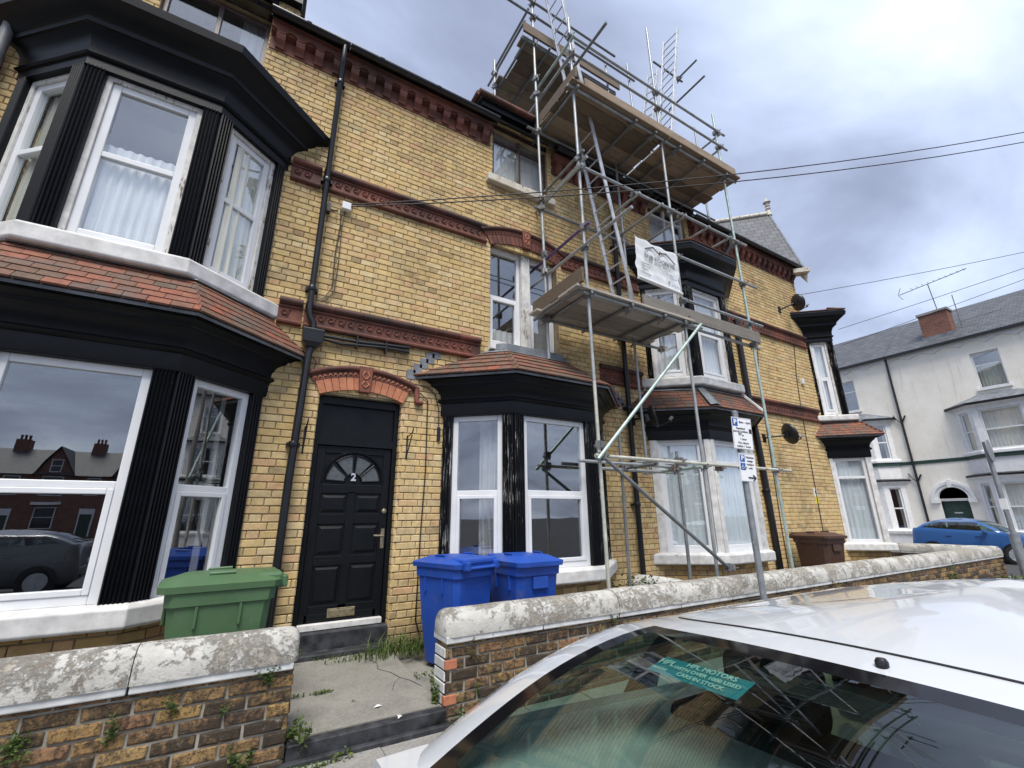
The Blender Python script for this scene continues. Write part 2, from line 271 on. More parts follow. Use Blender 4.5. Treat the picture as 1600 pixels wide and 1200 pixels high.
class MB:
    def __init__(s): s.v = []; s.f = []; s.uv = {}
    def add(s, vs, fs):
        o = len(s.v); s.v += [tuple(v) for v in vs]; s.f += [tuple(i + o for i in f) for f in fs]; return s
    def box(s, x0, x1, y0, y1, z0, z1):
        return s.add([(x, y, z) for z in (z0, z1) for y in (y0, y1) for x in (x0, x1)], [(0, 2, 3, 1), (4, 5, 7, 6), (0, 1, 5, 4), (2, 6, 7, 3), (0, 4, 6, 2), (1, 3, 7, 5)])
    def obox(s, c, ux, uy, uz):
        c, ux, uy, uz = (Vector(a) for a in (c, ux, uy, uz))
        return s.add([c + ux * i + uy * j + uz * k for k in (-1, 1) for j in (-1, 1) for i in (-1, 1)], [(0, 2, 3, 1), (4, 5, 7, 6), (0, 1, 5, 4), (2, 6, 7, 3), (0, 4, 6, 2), (1, 3, 7, 5)])
    def tube(s, p, q, r, n=10, r2=None, caps=True):
        p = Vector(p); q = Vector(q); d = (q - p).normalized(); a = d.orthogonal().normalized(); b = d.cross(a); r2 = r if r2 is None else r2
        vs = [p + (a * math.cos(t) + b * math.sin(t)) * r for t in [2 * math.pi * i / n for i in range(n)]] + [q + (a * math.cos(t) + b * math.sin(t)) * r2 for t in [2 * math.pi * i / n for i in range(n)]]
        fs = [(i, (i + 1) % n, n + (i + 1) % n, n + i) for i in range(n)]
        if caps: fs += [tuple(reversed(range(n))), tuple(range(n, 2 * n))]
        return s.add(vs, fs)
    def poly(s, pts, r, n=8):
        pts = [Vector(p) for p in pts]; rings = []; a = None
        for i, p in enumerate(pts):
            d = ((pts[min(i + 1, len(pts) - 1)] - pts[max(i - 1, 0)])).normalized()
            a = d.orthogonal().normalized() if a is None else (a - d * a.dot(d)).normalized()
            b = d.cross(a); rings.append([p + (a * math.cos(t) + b * math.sin(t)) * r for t in [2 * math.pi * k / n for k in range(n)]])
        return s.loft(rings, True, True)
    def loft(s, rings, closed=True, caps=False):
        n = len(rings[0]); vs = [v for r in rings for v in r]; fs = []
        for j in range(len(rings) - 1):
            for i in range(n if closed else n - 1):
                k = (i + 1) % n; fs.append((j * n + i, j * n + k, (j + 1) * n + k, (j + 1) * n + i))
        if caps: fs += [tuple(reversed(range(n))), tuple(range((len(rings) - 1) * n, len(rings) * n))]
        return s.add(vs, fs)
    def prism(s, poly, y0, y1):
        """polygon in x,z pushed along y"""
        n = len(poly); vs = [(x, y0, z) for x, z in poly] + [(x, y1, z) for x, z in poly]
        return s.add(vs, [tuple(range(n)), tuple(reversed(range(n, 2 * n)))] + [(i, n + i, n + (i + 1) % n, (i + 1) % n) for i in range(n)])
    def zprism(s, poly, z0, z1):
        n = len(poly); vs = [(x, y, z0) for x, y in poly] + [(x, y, z1) for x, y in poly]
        return s.add(vs, [tuple(reversed(range(n))), tuple(range(n, 2 * n))] + [(i, (i + 1) % n, n + (i + 1) % n, n + i) for i in range(n)])
    def lathe(s, prof, c=(0, 0, 0), n=20):
        rings = [[(c[0] + r * math.cos(2 * math.pi * i / n), c[1] + r * math.sin(2 * math.pi * i / n), c[2] + z) for i in range(n)] for r, z in prof]
        return s.loft(rings, True, True)
    def mesh(s, name, mat, smooth=None, fix=True):
        me = bpy.data.meshes.new(name); me.from_pydata(s.v, [], s.f); me.validate()
        if fix:
            b = bmesh.new(); b.from_mesh(me); bmesh.ops.recalc_face_normals(b, faces=b.faces); b.to_mesh(me); b.free()
        if mat is not None: me.materials.append(M[mat] if isinstance(mat, str) else mat)
        if smooth is not None:
            me.polygons.foreach_set('use_smooth', [True] * len(me.polygons)); me.set_sharp_from_angle(angle=math.radians(smooth))
        return me
    def build(s, name, mat, parent=None, smooth=None, bevel=0, fix=True, **props):
        o = link(name, s.mesh(name, mat, smooth, fix), parent)
        if bevel:
            b = o.modifiers.new('bevel', 'BEVEL'); b.width = bevel; b.segments = 2; b.limit_method = 'ANGLE'; b.angle_limit = math.radians(35)
        for k, v in props.items(): o[k] = v
        return o
def thing(name, label, cat, loc=(0, 0, 0), group=None, world=False):
    """an Empty at the foot of a thing; world=True: its parts are given in world coordinates"""
    o = bpy.data.objects.new(name, None); o.empty_display_size = .1; COL.objects.link(o); o.location = loc
    if world: WORLD.add(o.name)
    return tag(o, label, cat, group)
WORLD = set()
def tag(o, label, cat, group=None):
    o['label'] = label; o['category'] = cat
    if group: o['group'] = group
    return o
def link(name, data, parent=None):
    o = bpy.data.objects.new(name, data); COL.objects.link(o)
    if parent is not None:
        o.parent = parent
        if parent.name in WORLD: o.matrix_parent_inverse = Matrix.Translation(-parent.location)
    return o
def struct(mb, name, mat, **k):
    o = mb.build(name, mat, **k); o['kind'] = 'structure'; return o
def dup(root, loc, rz, label=None):
    def cp(o, par):
        c = o.copy(); COL.objects.link(c); c.parent = par
        for ch in o.children: cp(ch, c)
        return c
    r = cp(root, None); r.location = loc; r.rotation_euler = (0, 0, rz)
    if label: r['label'] = label
    return r
def planar_uv(me, fn):
    uv = me.uv_layers.new(name='UVMap')
    for lp in me.loops: uv.data[lp.index].uv = fn(me.vertices[lp.vertex_index].co)
def text(s, name, size, mat, parent, origin, ux, uy, align='CENTER', ext=.0006, bold=0):
    """flat lettering: origin and the reading (ux) and up (uy) directions in the parent's coordinates"""
    cu = bpy.data.curves.new(name, 'FONT'); cu.body = s; cu.size = size; cu.align_x = align; cu.align_y = 'CENTER'; cu.extrude = ext; cu.offset = bold; cu.resolution_u = 3
    t = bpy.data.objects.new('tmp', cu); COL.objects.link(t); bpy.context.view_layer.update()
    me = bpy.data.meshes.new_from_object(t.evaluated_get(bpy.context.evaluated_depsgraph_get())); bpy.data.objects.remove(t); bpy.data.curves.remove(cu)
    me.name = name; me.materials.clear(); me.materials.append(M[mat])
    ux = Vector(ux).normalized(); uy = Vector(uy).normalized(); n = ux.cross(uy); uy = n.cross(ux)
    me.transform(Matrix(((ux.x, uy.x, n.x, origin[0]), (ux.y, uy.y, n.y, origin[1]), (ux.z, uy.z, n.z, origin[2]), (0, 0, 0, 1))))
    return link(name, me, parent)
def proj(p):
    d = Vector(p) - CAMP; x = d.dot(Vector(_r)); y = d.dot(Vector(_d)); z = d.dot(Vector(_f))
    if z < .05: return None
    return 800 + 689.17 * x / z, 600 + 689.17 * y / z
def seen(p, m=30):
    q = proj(p); return q is not None and -m < q[0] < 1600 + m and -m < q[1] < 1200 + m
# ---------------------------------------------------------------- brickwork
COURSE = .0816
_bm = {}
def brick_verts(w, h, d=.03, ch=.006, pr=.005, rough=0.):
    a, b = w / 2, h / 2; vs = []
    if rough:   # worn, uneven old brick: the face is split in two and every corner is off
        R = lambda k=1.: rnd.uniform(-rough, rough) * k
        for (e, y) in ((ch * 1.6, -pr), (0, .002), (0, d)):
            vs += [(x + R(), y + R(.6), z + R()) for x, z in ((-a + e, -b + e), (0, -b + e), (a - e, -b + e), (a - e, b - e), (0, b - e), (-a + e, b - e))]
        fs = [(0, 1, 4, 5), (1, 2, 3, 4)] + [(i, 6 + i, 6 + (i + 1) % 6, (i + 1) % 6) for i in range(6)] + [(6 + i, 12 + i, 12 + (i + 1) % 6, 6 + (i + 1) % 6) for i in range(6)]
        return vs, fs
    for (x, z, y) in ((a - ch, b - ch, -pr), (a, b, 0), (a, b, d)):
        vs += [(-x, y, -z), (x, y, -z), (x, y, z), (-x, y, z)]
    fs = [(0, 1, 2, 3)] + [(i, 4 + i, 4 + (i + 1) % 4, (i + 1) % 4) for i in range(4)] + [(4 + i, 8 + i, 8 + (i + 1) % 4, 4 + (i + 1) % 4) for i in range(4)]
    return vs, [tuple(reversed(f)) for f in fs] if False else fs
class Bricks:
    def __init__(s, mat, jit=.0022, rough=0.): s.items = []; s.mat = mat; s.jit = jit; s.rough = rough
    def face(s, O, u, n, pieces):
        O = Vector(O); u = Vector(u).normalized(); n = Vector(n).normalized()
        for (a, b, z0, z1) in pieces:
            c = O + u * ((a + b) / 2) + n * rnd.uniform(-s.jit, s.jit); c.z = (z0 + z1) / 2
            t = rnd.uniform(-.006, .006); k = math.cos(t); q = math.sin(t)
            uu = u * k + Vector((0, 0, q)); zz = Vector((0, 0, k)) - u * q
            m = Matrix(((uu.x, -n.x, zz.x, c.x), (uu.y, -n.y, zz.y, c.y), (uu.z, -n.z, zz.z, c.z), (0, 0, 0, 1)))
            s.items.append((m, round(b - a, 3), round(z1 - z0, 3)))
    def finish(s, parent, limit=300, name='brick', stuff='brickwork'):
        it = s.items; vis = [(((x[0].translation - CAMP).length), i) for i, x in enumerate(it) if seen(x[0].translation) and x[1] > .08 and x[2] > .055]
        vis.sort(); pick = set(i for _, i in vis[:limit]); mb = MB()
        for i, (m, w, h) in enumerate(it):
            if i in pick:
                key = (round(w, 2), round(h, 3), s.mat, rnd.randrange(6) if s.rough else 0)
                if key not in _bm:
                    t = MB(); t.add(*brick_verts(round(w, 2), h, rough=s.rough)); _bm[key] = t.mesh(name, s.mat)
                o = link(name, _bm[key], parent); o.matrix_basis = m
            else:
                vs, fs = brick_verts(w, h, rough=s.rough); mb.add([m @ Vector(v) for v in vs], fs)
        if mb.v:
            o = mb.build(stuff, s.mat, parent); o['kind'] = 'stuff'
def bond(L0, L1, z0, z1, holes=(), kind='flemish', ph=0.):
    out = []; per = .357 if kind == 'flemish' else .237
    for k in range(math.floor(z0 / COURSE + .001), math.ceil(z1 / COURSE)):
        jt = .005 if kind == 'flemish' else .007; a0, a1 = max(z0, k * COURSE + jt), min(z1, (k + 1) * COURSE - jt)
        if a1 - a0 < .02: continue
        zc = (a0 + a1) / 2; off = ph + (k % 2) * per / 2
        hs = sorted((h[0], h[1]) for h in holes if h[2] - .02 < zc < h[3] + .02)
        i = math.floor((L0 - off) / per) - 1
        while True:
            b = off + i * per
            if b > L1: break
            for (p, q) in (((b, b + .2295), (b + .2395, b + .347)) if kind == 'flemish' else ((b, b + .222),)):
                segs = [(max(p, L0), min(q, L1))]
                for (ha, hb) in hs:
                    ns = []
                    for (x, y) in segs:
                        if hb <= x or ha >= y: ns.append((x, y))
                        else:
                            if ha > x: ns.append((x, ha - .004))
                            if hb < y: ns.append((hb + .004, y))
                    segs = ns
                out += [(x, y, a0, a1) for x, y in segs if y - x > .025]
            i += 1
    return out
def backing(mb, x0, x1, z0, z1, holes, y=.008, reveal=.14):
    xs = sorted(set([x0, x1] + [min(max(h[k], x0), x1) for h in holes for k in (0, 1)])); zs = sorted(set([z0, z1] + [min(max(h[k], z0), z1) for h in holes for k in (2, 3)]))
    for i in range(len(xs) - 1):
        for j in range(len(zs) - 1):
            cx, cz = (xs[i] + xs[i + 1]) / 2, (zs[j] + zs[j + 1]) / 2
            if any(h[0] < cx < h[1] and h[2] < cz < h[3] for h in holes): continue
            mb.add([(xs[i], y, zs[j]), (xs[i + 1], y, zs[j]), (xs[i + 1], y, zs[j + 1]), (xs[i], y, zs[j + 1])], [(0, 1, 2, 3)])
    for h in holes:
        if h[0] < x0 - .01 or h[1] > x1 + .01: continue
        a, b, c, d = h[:4]
        mb.add([(a, y, c), (b, y, c), (b, y, d), (a, y, d), (a, y + reveal, c), (b, y + reveal, c), (b, y + reveal, d), (a, y + reveal, d)], [(0, 1, 5, 4), (1, 2, 6, 5), (2, 3, 7, 6), (3, 0, 4, 7)])
def extrude_x(mb, prof, x0, x1):
    """profile of (y,z) pushed along x, with ends"""
    n = len(prof); mb.add([(x0, y, z) for y, z in prof] + [(x1, y, z) for y, z in prof], [(i, i + 1, n + i + 1, n + i) for i in range(n - 1)] + [tuple(range(n)), tuple(range(n, 2 * n))])
def arcpts(cy, cz, r, a0, a1, n=6): return [(cy + r * math.cos(math.radians(a0 + (a1 - a0) * i / n)), cz + r * math.sin(math.radians(a0 + (a1 - a0) * i / n))) for i in range(n + 1)]
_ros = []
def rosette_mesh():
    if not _ros:
        mb = MB(); n = 10
        rings = [[(r * math.cos(2 * math.pi * i / n), y, r * math.sin(2 * math.pi * i / n)) for i in range(n)] for r, y in ((.036, 0), (.027, -.016), (.014, -.004), (.0, -.004))]
        mb.loft(rings[:3], True); mb.add(rings[2], [tuple(range(n))])
        pts = [(.03 + .03 * t, 0, .045 * math.sin((t - .5) * 3.1)) for t in (0, .35, .65, 1)]
        mb.add([(x - .011, 0, z) for x, _, z in pts] + [(x, -.013, z) for x, _, z in pts] + [(x + .011, 0, z) for x, _, z in pts], [(i, i + 1, 5 + i, 4 + i) for i in range(3)] + [(4 + i, 5 + i, 9 + i, 8 + i) for i in range(3)])
        _ros.append(mb.mesh('rosette', 'terra'))
    return _ros[0]
def string_course(root, x0, x1, zt):
    mb = MB(); b = zt - .345
    extrude_x(mb, [(.01, zt - .1), (-.03, zt - .1), (-.035, zt - .125), (-.018, zt - .13), (-.018, zt - .265), (-.03, zt - .27), (-.03, zt - .285)] + [(-.028 - .036 * math.cos(math.radians(a)), b + .03 + .03 * math.sin(math.radians(a))) for a in (90, 50, 10, -30, -70)] + [(.01, b)], x0, x1)
    sc = mb.build('string_course', 'terra', root, smooth=40)
    n = max(1, round((x1 - x0) / .35)); w = (x1 - x0) / n
    for i in range(n):   # the top roll comes in short lengths
        t = MB(); extrude_x(t, [(.01, zt)] + [(-.022 - .055 * math.cos(math.radians(a)), zt - .05 + .05 * math.sin(math.radians(a))) for a in (90, 60, 30, 0, -30, -60, -90)] + [(.01, zt - .1)], x0 + i * w + .002, x0 + (i + 1) * w - .002); t.build('roll_tile', 'terra_dark' if rnd.random() < .85 else 'terra', sc, smooth=40)
    m = int((x1 - x0 - .04) / .117)
    for i in range(m):
        o = link('rosette', rosette_mesh(), sc); o.location = (x0 + .07 + i * .117, -.018, zt - .197)
def eaves(root, x0, x1, gutter=True, z=7.985, g0=None, g1=None):
    mb = MB(); extrude_x(mb, [(.01, z - .44), (-.02, z - .44), (-.02, z - .22), (-.10, z - .2), (-.115, z - .15), (-.115, z - .06), (-.14, z - .05), (-.15, z), (.01, z)], x0, x1); co = mb.build('eaves_cornice', 'terra', root, smooth=30)
    n = int((x1 - x0) / .227); st = (x1 - x0) / n; cm = MB()
    cm.add([(x, y, zz) for x in (-.055, .055) for y, zz in ((0, -.41), (-.045, -.41), (-.06, -.37), (-.105, -.32), (-.125, -.27), (-.125, -.2), (0, -.2))], [tuple(range(7)), tuple(range(13, 6, -1))] + [(i, (i + 1) % 7, 7 + (i + 1) % 7, 7 + i) for i in range(7)])
    me = cm.mesh('corbel', 'terra')
    for i in range(n):
        o = link('corbel', me, co); o.location = (x0 + (i + .5) * st, 0, z)
    pts = []
    for i in range(n * 8 + 1):
        t = i / 8; ph = (t - .5) - math.floor(t - .5); h = .075 * max(0, math.sin(math.pi * ph)) ** 1.0 if .18 < ph < .82 else .0
        pts.append((x0 + t * st, -.118, z - .235 + h))
    MB().poly(pts, .017, 6).build('wave_moulding', 'terra', co, smooth=60)
    if gutter:
        a = x0 - .02 if g0 is None else g0; b = x1 + .03 if g1 is None else g1; yg = -.225
        g = MB(); rings = [[(x, yg + .062 * math.cos(t), z + .0 + .062 * math.sin(t)) for t in [math.pi * k / 8 for k in range(8, 17)]] + [(x, yg + .054 * math.cos(t), z + .01 + .054 * math.sin(t)) for t in [math.pi * k / 8 for k in range(16, 7, -1)]] for x in (a, b)]
        g.loft(rings, True, True); g.box(a, b, -.165, -.152, z - .05, z + .1); go = g.build('gutter', 'pipe', root, smooth=50)
        for i in range(int((b - a) / .9)):
            x = a + .45 + i * .9; t = MB(); t.loft([[(xx, yg + .068 * math.cos(q), z + .068 * math.sin(q)) for q in [math.pi * k / 8 for k in range(8, 17)]] for xx in (x - .03, x + .03)], False); t.build('gutter_bracket', 'pipe', go, smooth=50)
def arch(root, cx, hw, zs, rise, n=13, band=.075, vt=.165, y=-.03, stop=True, dark=False):
    R = (4 * hw * hw / (8 * rise)) + rise / 2; zc = zs + rise - R; A = math.asin(hw / R)
    P = lambda r, a: (cx + r * math.sin(a), zc + r * math.cos(a))
    for i in range(n):
        a0 = -A + 2 * A * i / n + .0025; a1 = -A + 2 * A * (i + 1) / n - .0025
        if abs(a0 + a1) < .02: continue
        MB().prism([P(R, a0), P(R, a1), P(R + vt, a1), P(R + vt, a0)], y, .1).build('voussoir', 'terra_arch' if not dark else 'terra', root)
    b = MB(); m = 22; B = A * 1.04
    q = [P(R + vt, -B + 2 * B * i / m) for i in range(m + 1)] + [P(R + vt + band, B - 2 * B * i / m) for i in range(m + 1)]; b.prism(q, y - .006, .01)
    bo = b.build('arch_band', 'terra', root)
    lm = MB(); lm.loft([[(-.022, 0, 0), (0, -.016, .02), (.022, 0, 0)], [(-.012, 0, .04), (.004, -.012, .036), (.02, 0, .024)]], False); le = lm.mesh('leaf', 'terra_arch' if not dark else 'terra')
    nl = int(2 * B * (R + vt) / .055)
    for i in range(nl):
        a = -B + 2 * B * (i + .5) / nl; x, z = P(R + vt + .014, a); o = link('leaf', le, bo); o.location = (x, y - .006, z); o.rotation_euler = (0, a, 0)
    ro = MB(); rr = R + vt + band + .03; C = A * 1.1; pts = [(P(rr, -C + 2 * C * i / 20)[0], y - .01, P(rr, -C + 2 * C * i / 20)[1]) for i in range(21)]; ro.poly(pts, .034, 8)
    if stop:
        x, z = pts[-1][0], pts[-1][2]; ro.poly([(x, y - .01, z + .01), (x + .01, y - .01, z - .18)], .034, 8); ro.poly([(x - .01, y - .01, z - .19), (x + .09, y - .01, z - .19)], .034, 8)
    ro.build('label_moulding', 'terra_dark' if dark else 'terra', root, smooth=50)
    k = MB(); zt = zc + R + vt + band + .06; zb = zs + rise - .03; w0, w1 = .062, .085
    k.prism([(cx - w0, zb), (cx + w0, zb), (cx + w1, zt), (cx - w1, zt)], y - .05, .01); ko = k.build('keystone', 'terra', root, bevel=.006)
    for s in (-1, 1):
        for (za, zb2) in ((.18, .42), (.5, .8)):
            h = zt - zb; MB().poly([(cx + s * .008, y - .055, zb + h * za), (cx + s * .04, y - .06, zb + h * (za + zb2) / 2), (cx + s * .012, y - .055, zb + h * zb2)], .009, 5).build('leaf', 'terra_arch', ko, smooth=60)
# ---------------------------------------------------------------- windows and bays
def window_unit(parent, O, u, n, w, h, fw=.07, transom=None, mull=(), mat='upvc', sash='low', name='window_frame', depth=.07, pane='pane', gl='glass'):
    """O: lower left corner on the outer plane; u along, n outward"""
    O = Vector(O); u = Vector(u).normalized(); n = Vector(n).normalized(); Z = Vector((0, 0, 1)); mb = MB()
    def bar(a0, a1, b0, b1, out=0., d=depth):
        mb.obox(O + u * ((a0 + a1) / 2) + Z * ((b0 + b1) / 2) + n * (out - d / 2), u * ((a1 - a0) / 2), n * (d / 2), Z * ((b1 - b0) / 2))
    bar(0, fw, 0, h); bar(w - fw, w, 0, h); bar(fw, w - fw, 0, fw, -.001); bar(fw, w - fw, h - fw, h, -.001)
    xs = [fw] + [m * w for m in mull] + [w - fw]
    for m in mull: bar(m * w - fw * .5, m * w + fw * .5, fw, h - fw, -.002)
    cells = []
    for i in range(len(xs) - 1):
        a = xs[i] + (fw * .5 if i else 0); b = xs[i + 1] - (fw * .5 if i < len(xs) - 2 else 0)
        if transom:
            zt = transom * h; bar(a, b, zt - fw * .42, zt + fw * .42, -.003); cells += [(a, b, fw, zt - fw * .42, 'low'), (a, b, zt + fw * .42, h - fw, 'up')]
        else: cells.append((a, b, fw, h - fw, 'one'))
    fo = None; panes = []
    for (a, b, c, d, k) in cells:
        if sash == k or sash == 'all':
            e = .045
            for r in ((a, a + e, c, d), (b - e, b, c, d), (a + e, b - e, c, c + e), (a + e, b - e, d - e, d)): bar(*r, .008, .05)
            a, b, c, d = a + e, b - e, c + e, d - e
        panes.append((a, b, c, d))
    fo = mb.build(name, mat, parent, bevel=.006)
    par = parent if parent.parent is not None else fo
    for (a, b, c, d) in panes:
        MB().obox(O + u * ((a + b) / 2) + Z * ((c + d) / 2) - n * .032, u * ((b - a) / 2), n * .003, Z * ((d - c) / 2)).build(pane, gl, par)
    return fo
class Plan:
    def __init__(s, pts, e0=((0, 0), (1, 0)), e1=((0, 0), (1, 0))):
        s.p = [Vector(p) for p in pts]; s.e = (tuple(Vector(a) for a in e0), tuple(Vector(a) for a in e1))
        s.d = [(s.p[i + 1] - s.p[i]).normalized() for i in range(len(s.p) - 1)]; s.n = [Vector((d.y, -d.x)) for d in s.d]
    @staticmethod
    def isect(a, d, b, e):
        k = d.x * e.y - d.y * e.x; t = ((b.x - a.x) * e.y - (b.y - a.y) * e.x) / k; return a + d * t
    def off(s, o):
        q = [s.p[i] + s.n[i] * o for i in range(len(s.d))]; r = [s.isect(q[0], s.d[0], *s.e[0])]
        for i in range(1, len(s.d)): r.append(s.isect(q[i - 1], s.d[i - 1], q[i], s.d[i]))
        r.append(s.isect(q[-1], s.d[-1], *s.e[1])); return r
    def sweep(s, mb, prof, top=False, bot=False):
        rings = [[(p.x, p.y, z) for p in s.off(o)] for o, z in prof]; mb.loft(rings, False)
        if top: mb.add(rings[-1], [tuple(range(len(rings[-1])))])
        if bot: mb.add(rings[0], [tuple(range(len(rings[0])))])
        return mb
def canted(x0, x1, x2, x3, P): return Plan([(x0, 0), (x1, -P), (x2, -P), (x3, 0)])
def ribs(mb, A, B, n, z0, z1, step=.03):
    """a strip of upright reeds between plan points A and B"""
    L = (B - A).length; d = (B - A) / L; k = max(2, round(L / step)); o = []
    for i in range(k):
        for t, h in ((.05, .012), (.22, .026), (.5, .034), (.78, .026), (.95, .012)): o.append(A + d * (L * (i + t) / k) + n * h)
    o = [A] + o + [B]
    mb.loft([[(p.x, p.y, z) for p in o] for z in (z0, z1)], False)
    mb.add([(p.x, p.y, z1) for p in o], [tuple(range(len(o)))]); mb.add([(p.x, p.y, z0) for p in o], [tuple(range(len(o)))])
def bay(root, name, plan, zsill0, zsill1, zhead, prof, pw=.15, ew=.13, transom=.48, pil='black_peel', ent='black', sill='white_stone', sillo=.10, frame='upvc', sub=None, faces=(0, 1, 2), sash='low', fw=.07, plain_pil=False, room='dark_room', roomy=2.2, gl='glass'):
    ob = plan.sweep(MB(), prof, top=True, bot=True).build(name, ent, root, smooth=32)
    s = plan.sweep(MB(), [(-.3, zsill0), (.0, zsill0), (sillo - .015, zsill0), (sillo, zsill0 + .02), (sillo, zsill1 - .035), (sillo - .02, zsill1 - .015), (.02, zsill1), (-.3, zsill1)], top=True, bot=True).build('sill', sill, ob, bevel=.008)
    N = len(plan.d)
    for i in range(N + 1):
        mb = MB(); segs = []
        if i > 0: B = plan.p[i]; A = B - plan.d[i - 1] * (pw if i < N else ew); segs.append((A, B, plan.n[i - 1]))
        if i < N: A = plan.p[i]; B = A + plan.d[i] * (pw if i > 0 else ew); segs.append((A, B, plan.n[i]))
        for A, B, n in segs:
            if plain_pil: mb.loft([[(p.x, p.y, z) for p in (A - n * .08, A + n * .02, B + n * .02, B - n * .08)] for z in (zsill1, zhead + .01)], True, True)
            else:
                ribs(mb, A, B, n, zsill1, zhead + .01); mb.loft([[(p.x, p.y, z) for p in (A - n * .09, A + n * .004, B + n * .004, B - n * .09)] for z in (zsill1, zhead + .01)], True, True)
        mb.build('pilaster', pil, ob, smooth=35)
    for i in faces:
        L = (plan.p[i + 1] - plan.p[i]).length; a = ew if i == 0 else pw; b = ew if i == N - 1 else pw
        A = plan.p[i] + plan.d[i] * a - plan.n[i] * .03; w = L - a - b; z0, z1 = zsill1, zhead; u = (plan.d[i].x, plan.d[i].y, 0); n = (plan.n[i].x, plan.n[i].y, 0); o = A.copy()
        if sub:
            t = MB(); O = V(A.x, A.y, z0); U = Vector(u); NN = Vector(n); h = z1 - z0; e = .05
            for (p, q, r, s2) in ((0, e, 0, h), (w - e, w, 0, h), (e, w - e, h - e, h), (e, w - e, 0, e)): t.obox(O + U * ((p + q) / 2) + V(0, 0, (r + s2) / 2) - NN * .03, U * ((q - p) / 2), NN * .035, V(0, 0, (s2 - r) / 2))
            t.build('sub_frame', sub, ob, bevel=.004)
            o = A + plan.d[i] * e - plan.n[i] * .02; w -= 2 * e; z0 += e; z1 -= e
        window_unit(ob, (o.x, o.y, z0), u, n, w, z1 - z0, fw, transom, mat=frame, sash=sash, gl=gl)
    x0 = min(p.x for p in plan.p) + .05; x1 = max(p.x for p in plan.p) - .05
    if room: # the dim room behind: five inner faces, open to the bay
        y0 = max(plan.p[0].y, plan.p[-1].y) + .02
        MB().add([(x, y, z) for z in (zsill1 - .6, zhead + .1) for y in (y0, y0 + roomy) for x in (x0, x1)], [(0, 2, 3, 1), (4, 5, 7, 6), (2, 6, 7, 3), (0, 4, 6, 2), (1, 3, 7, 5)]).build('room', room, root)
    return ob
_tm = {}
def bay_roof(root, plan, o0, z0, o1, z1, rows=6, faces=None, lead=True, name='bay_roof', w=.165, flash=.1):
    ro = plan.sweep(MB(), [(o0 - .02, z0 - .03), (o0 - .01, z0 - .005), (o1, z1 - .012)]).build(name, 'lead', root)
    N = len(plan.d)
    for i in (faces if faces is not None else range(N)):
        nn = Vector((plan.n[i].x, plan.n[i].y, 0)); u = Vector((plan.d[i].x, plan.d[i].y, 0))
        sl = (Vector((0, 0, z1 - z0)) - nn * (o0 - o1)); SL = sl.length; sl.normalize()
        for j in range(rows):
            t = j / rows; q = plan.off(o0 + (o1 - o0) * t); A, B = q[i], q[i + 1]; L = (B - A).dot(plan.d[i])
            ph = (j % 2) * w / 2; k = 0; x = -ph
            ln = SL / rows * 1.45; th = math.radians(5); s2 = sl * math.cos(th) - u.cross(sl) * math.sin(th); nrm = u.cross(s2)
            while x < L - .015:
                a, b = max(0, x), min(L, x + w); x += w
                if b - a < .02: continue
                ww = round(b - a - .004, 2)
                key = (ww, round(ln, 3))
                if key not in _tm:
                    m = MB(); m.box(-ww / 2, ww / 2, 0, ln, 0, .02); _tm[key] = m.mesh('roof_tile', 'tile')
                P = Vector((A.x, A.y, 0)) + u * ((a + b) / 2) + Vector((0, 0, z0 + (z1 - z0) * t + .010 + rnd.uniform(0, .004))) - s2 * .012
                tl = rnd.uniform(-.012, .012); uu = (u + s2 * tl).normalized(); ss = (s2 - u * tl).normalized()
                o = link('roof_tile', _tm[key], ro); o.matrix_basis = Matrix(((uu.x, ss.x, nrm.x, P.x), (uu.y, ss.y, nrm.y, P.y), (uu.z, ss.z, nrm.z, P.z), (0, 0, 0, 1)))
    if lead: plan.sweep(MB(), [(o1 + .07, z1 - .025 + .012), (o1 + .065, z1 + .0), (o1 - .005, z1 + .035), (o1 - .01, z1 + flash)]).build('flashing', 'lead', ro)
    return ro
def curtain(label, pts, z0, z1, mat, amp=.025, wl=.09, group=None, name='net_curtain', gather=None):
    pts = [Vector(p) for p in pts]; L = [0]
    for i in range(len(pts) - 1): L.append(L[-1] + (pts[i + 1] - pts[i]).length)
    n = max(8, int(L[-1] / .016)); ring = []; ph = rnd.uniform(0, 6)
    for k in range(n + 1):
        s = L[-1] * k / n; i = max(j for j in range(len(pts) - 1) if L[j] <= s + 1e-9); d = (pts[i + 1] - pts[i]).normalized(); p = pts[i] + d * (s - L[i]); nn = Vector((d.y, -d.x))
        ring.append((p, nn, amp * math.sin(s / wl * 6.283 + 1.3 * math.sin(s * 3.1 + ph) + ph)))
    rings = []
    for t in (0, .15, .3, .5, .7, 1):
        z = z1 + (z0 - z1) * t; r = []
        for k, (p, nn, a) in enumerate(ring):
            q = p + nn * (a * (.6 + .6 * t))
            if gather: # pulled aside towards a point
                g = gather; m = g[1] * math.sin(math.pi * min(1, t * 1.0)) ; q = q + (Vector((g[0], q.y)) - q) * m
            r.append((q.x, q.y, z))
        rings.append(r)
    mb = MB(); mb.loft(rings, False); o = mb.build(name, mat, smooth=80); return tag(o, label, 'curtain', group)
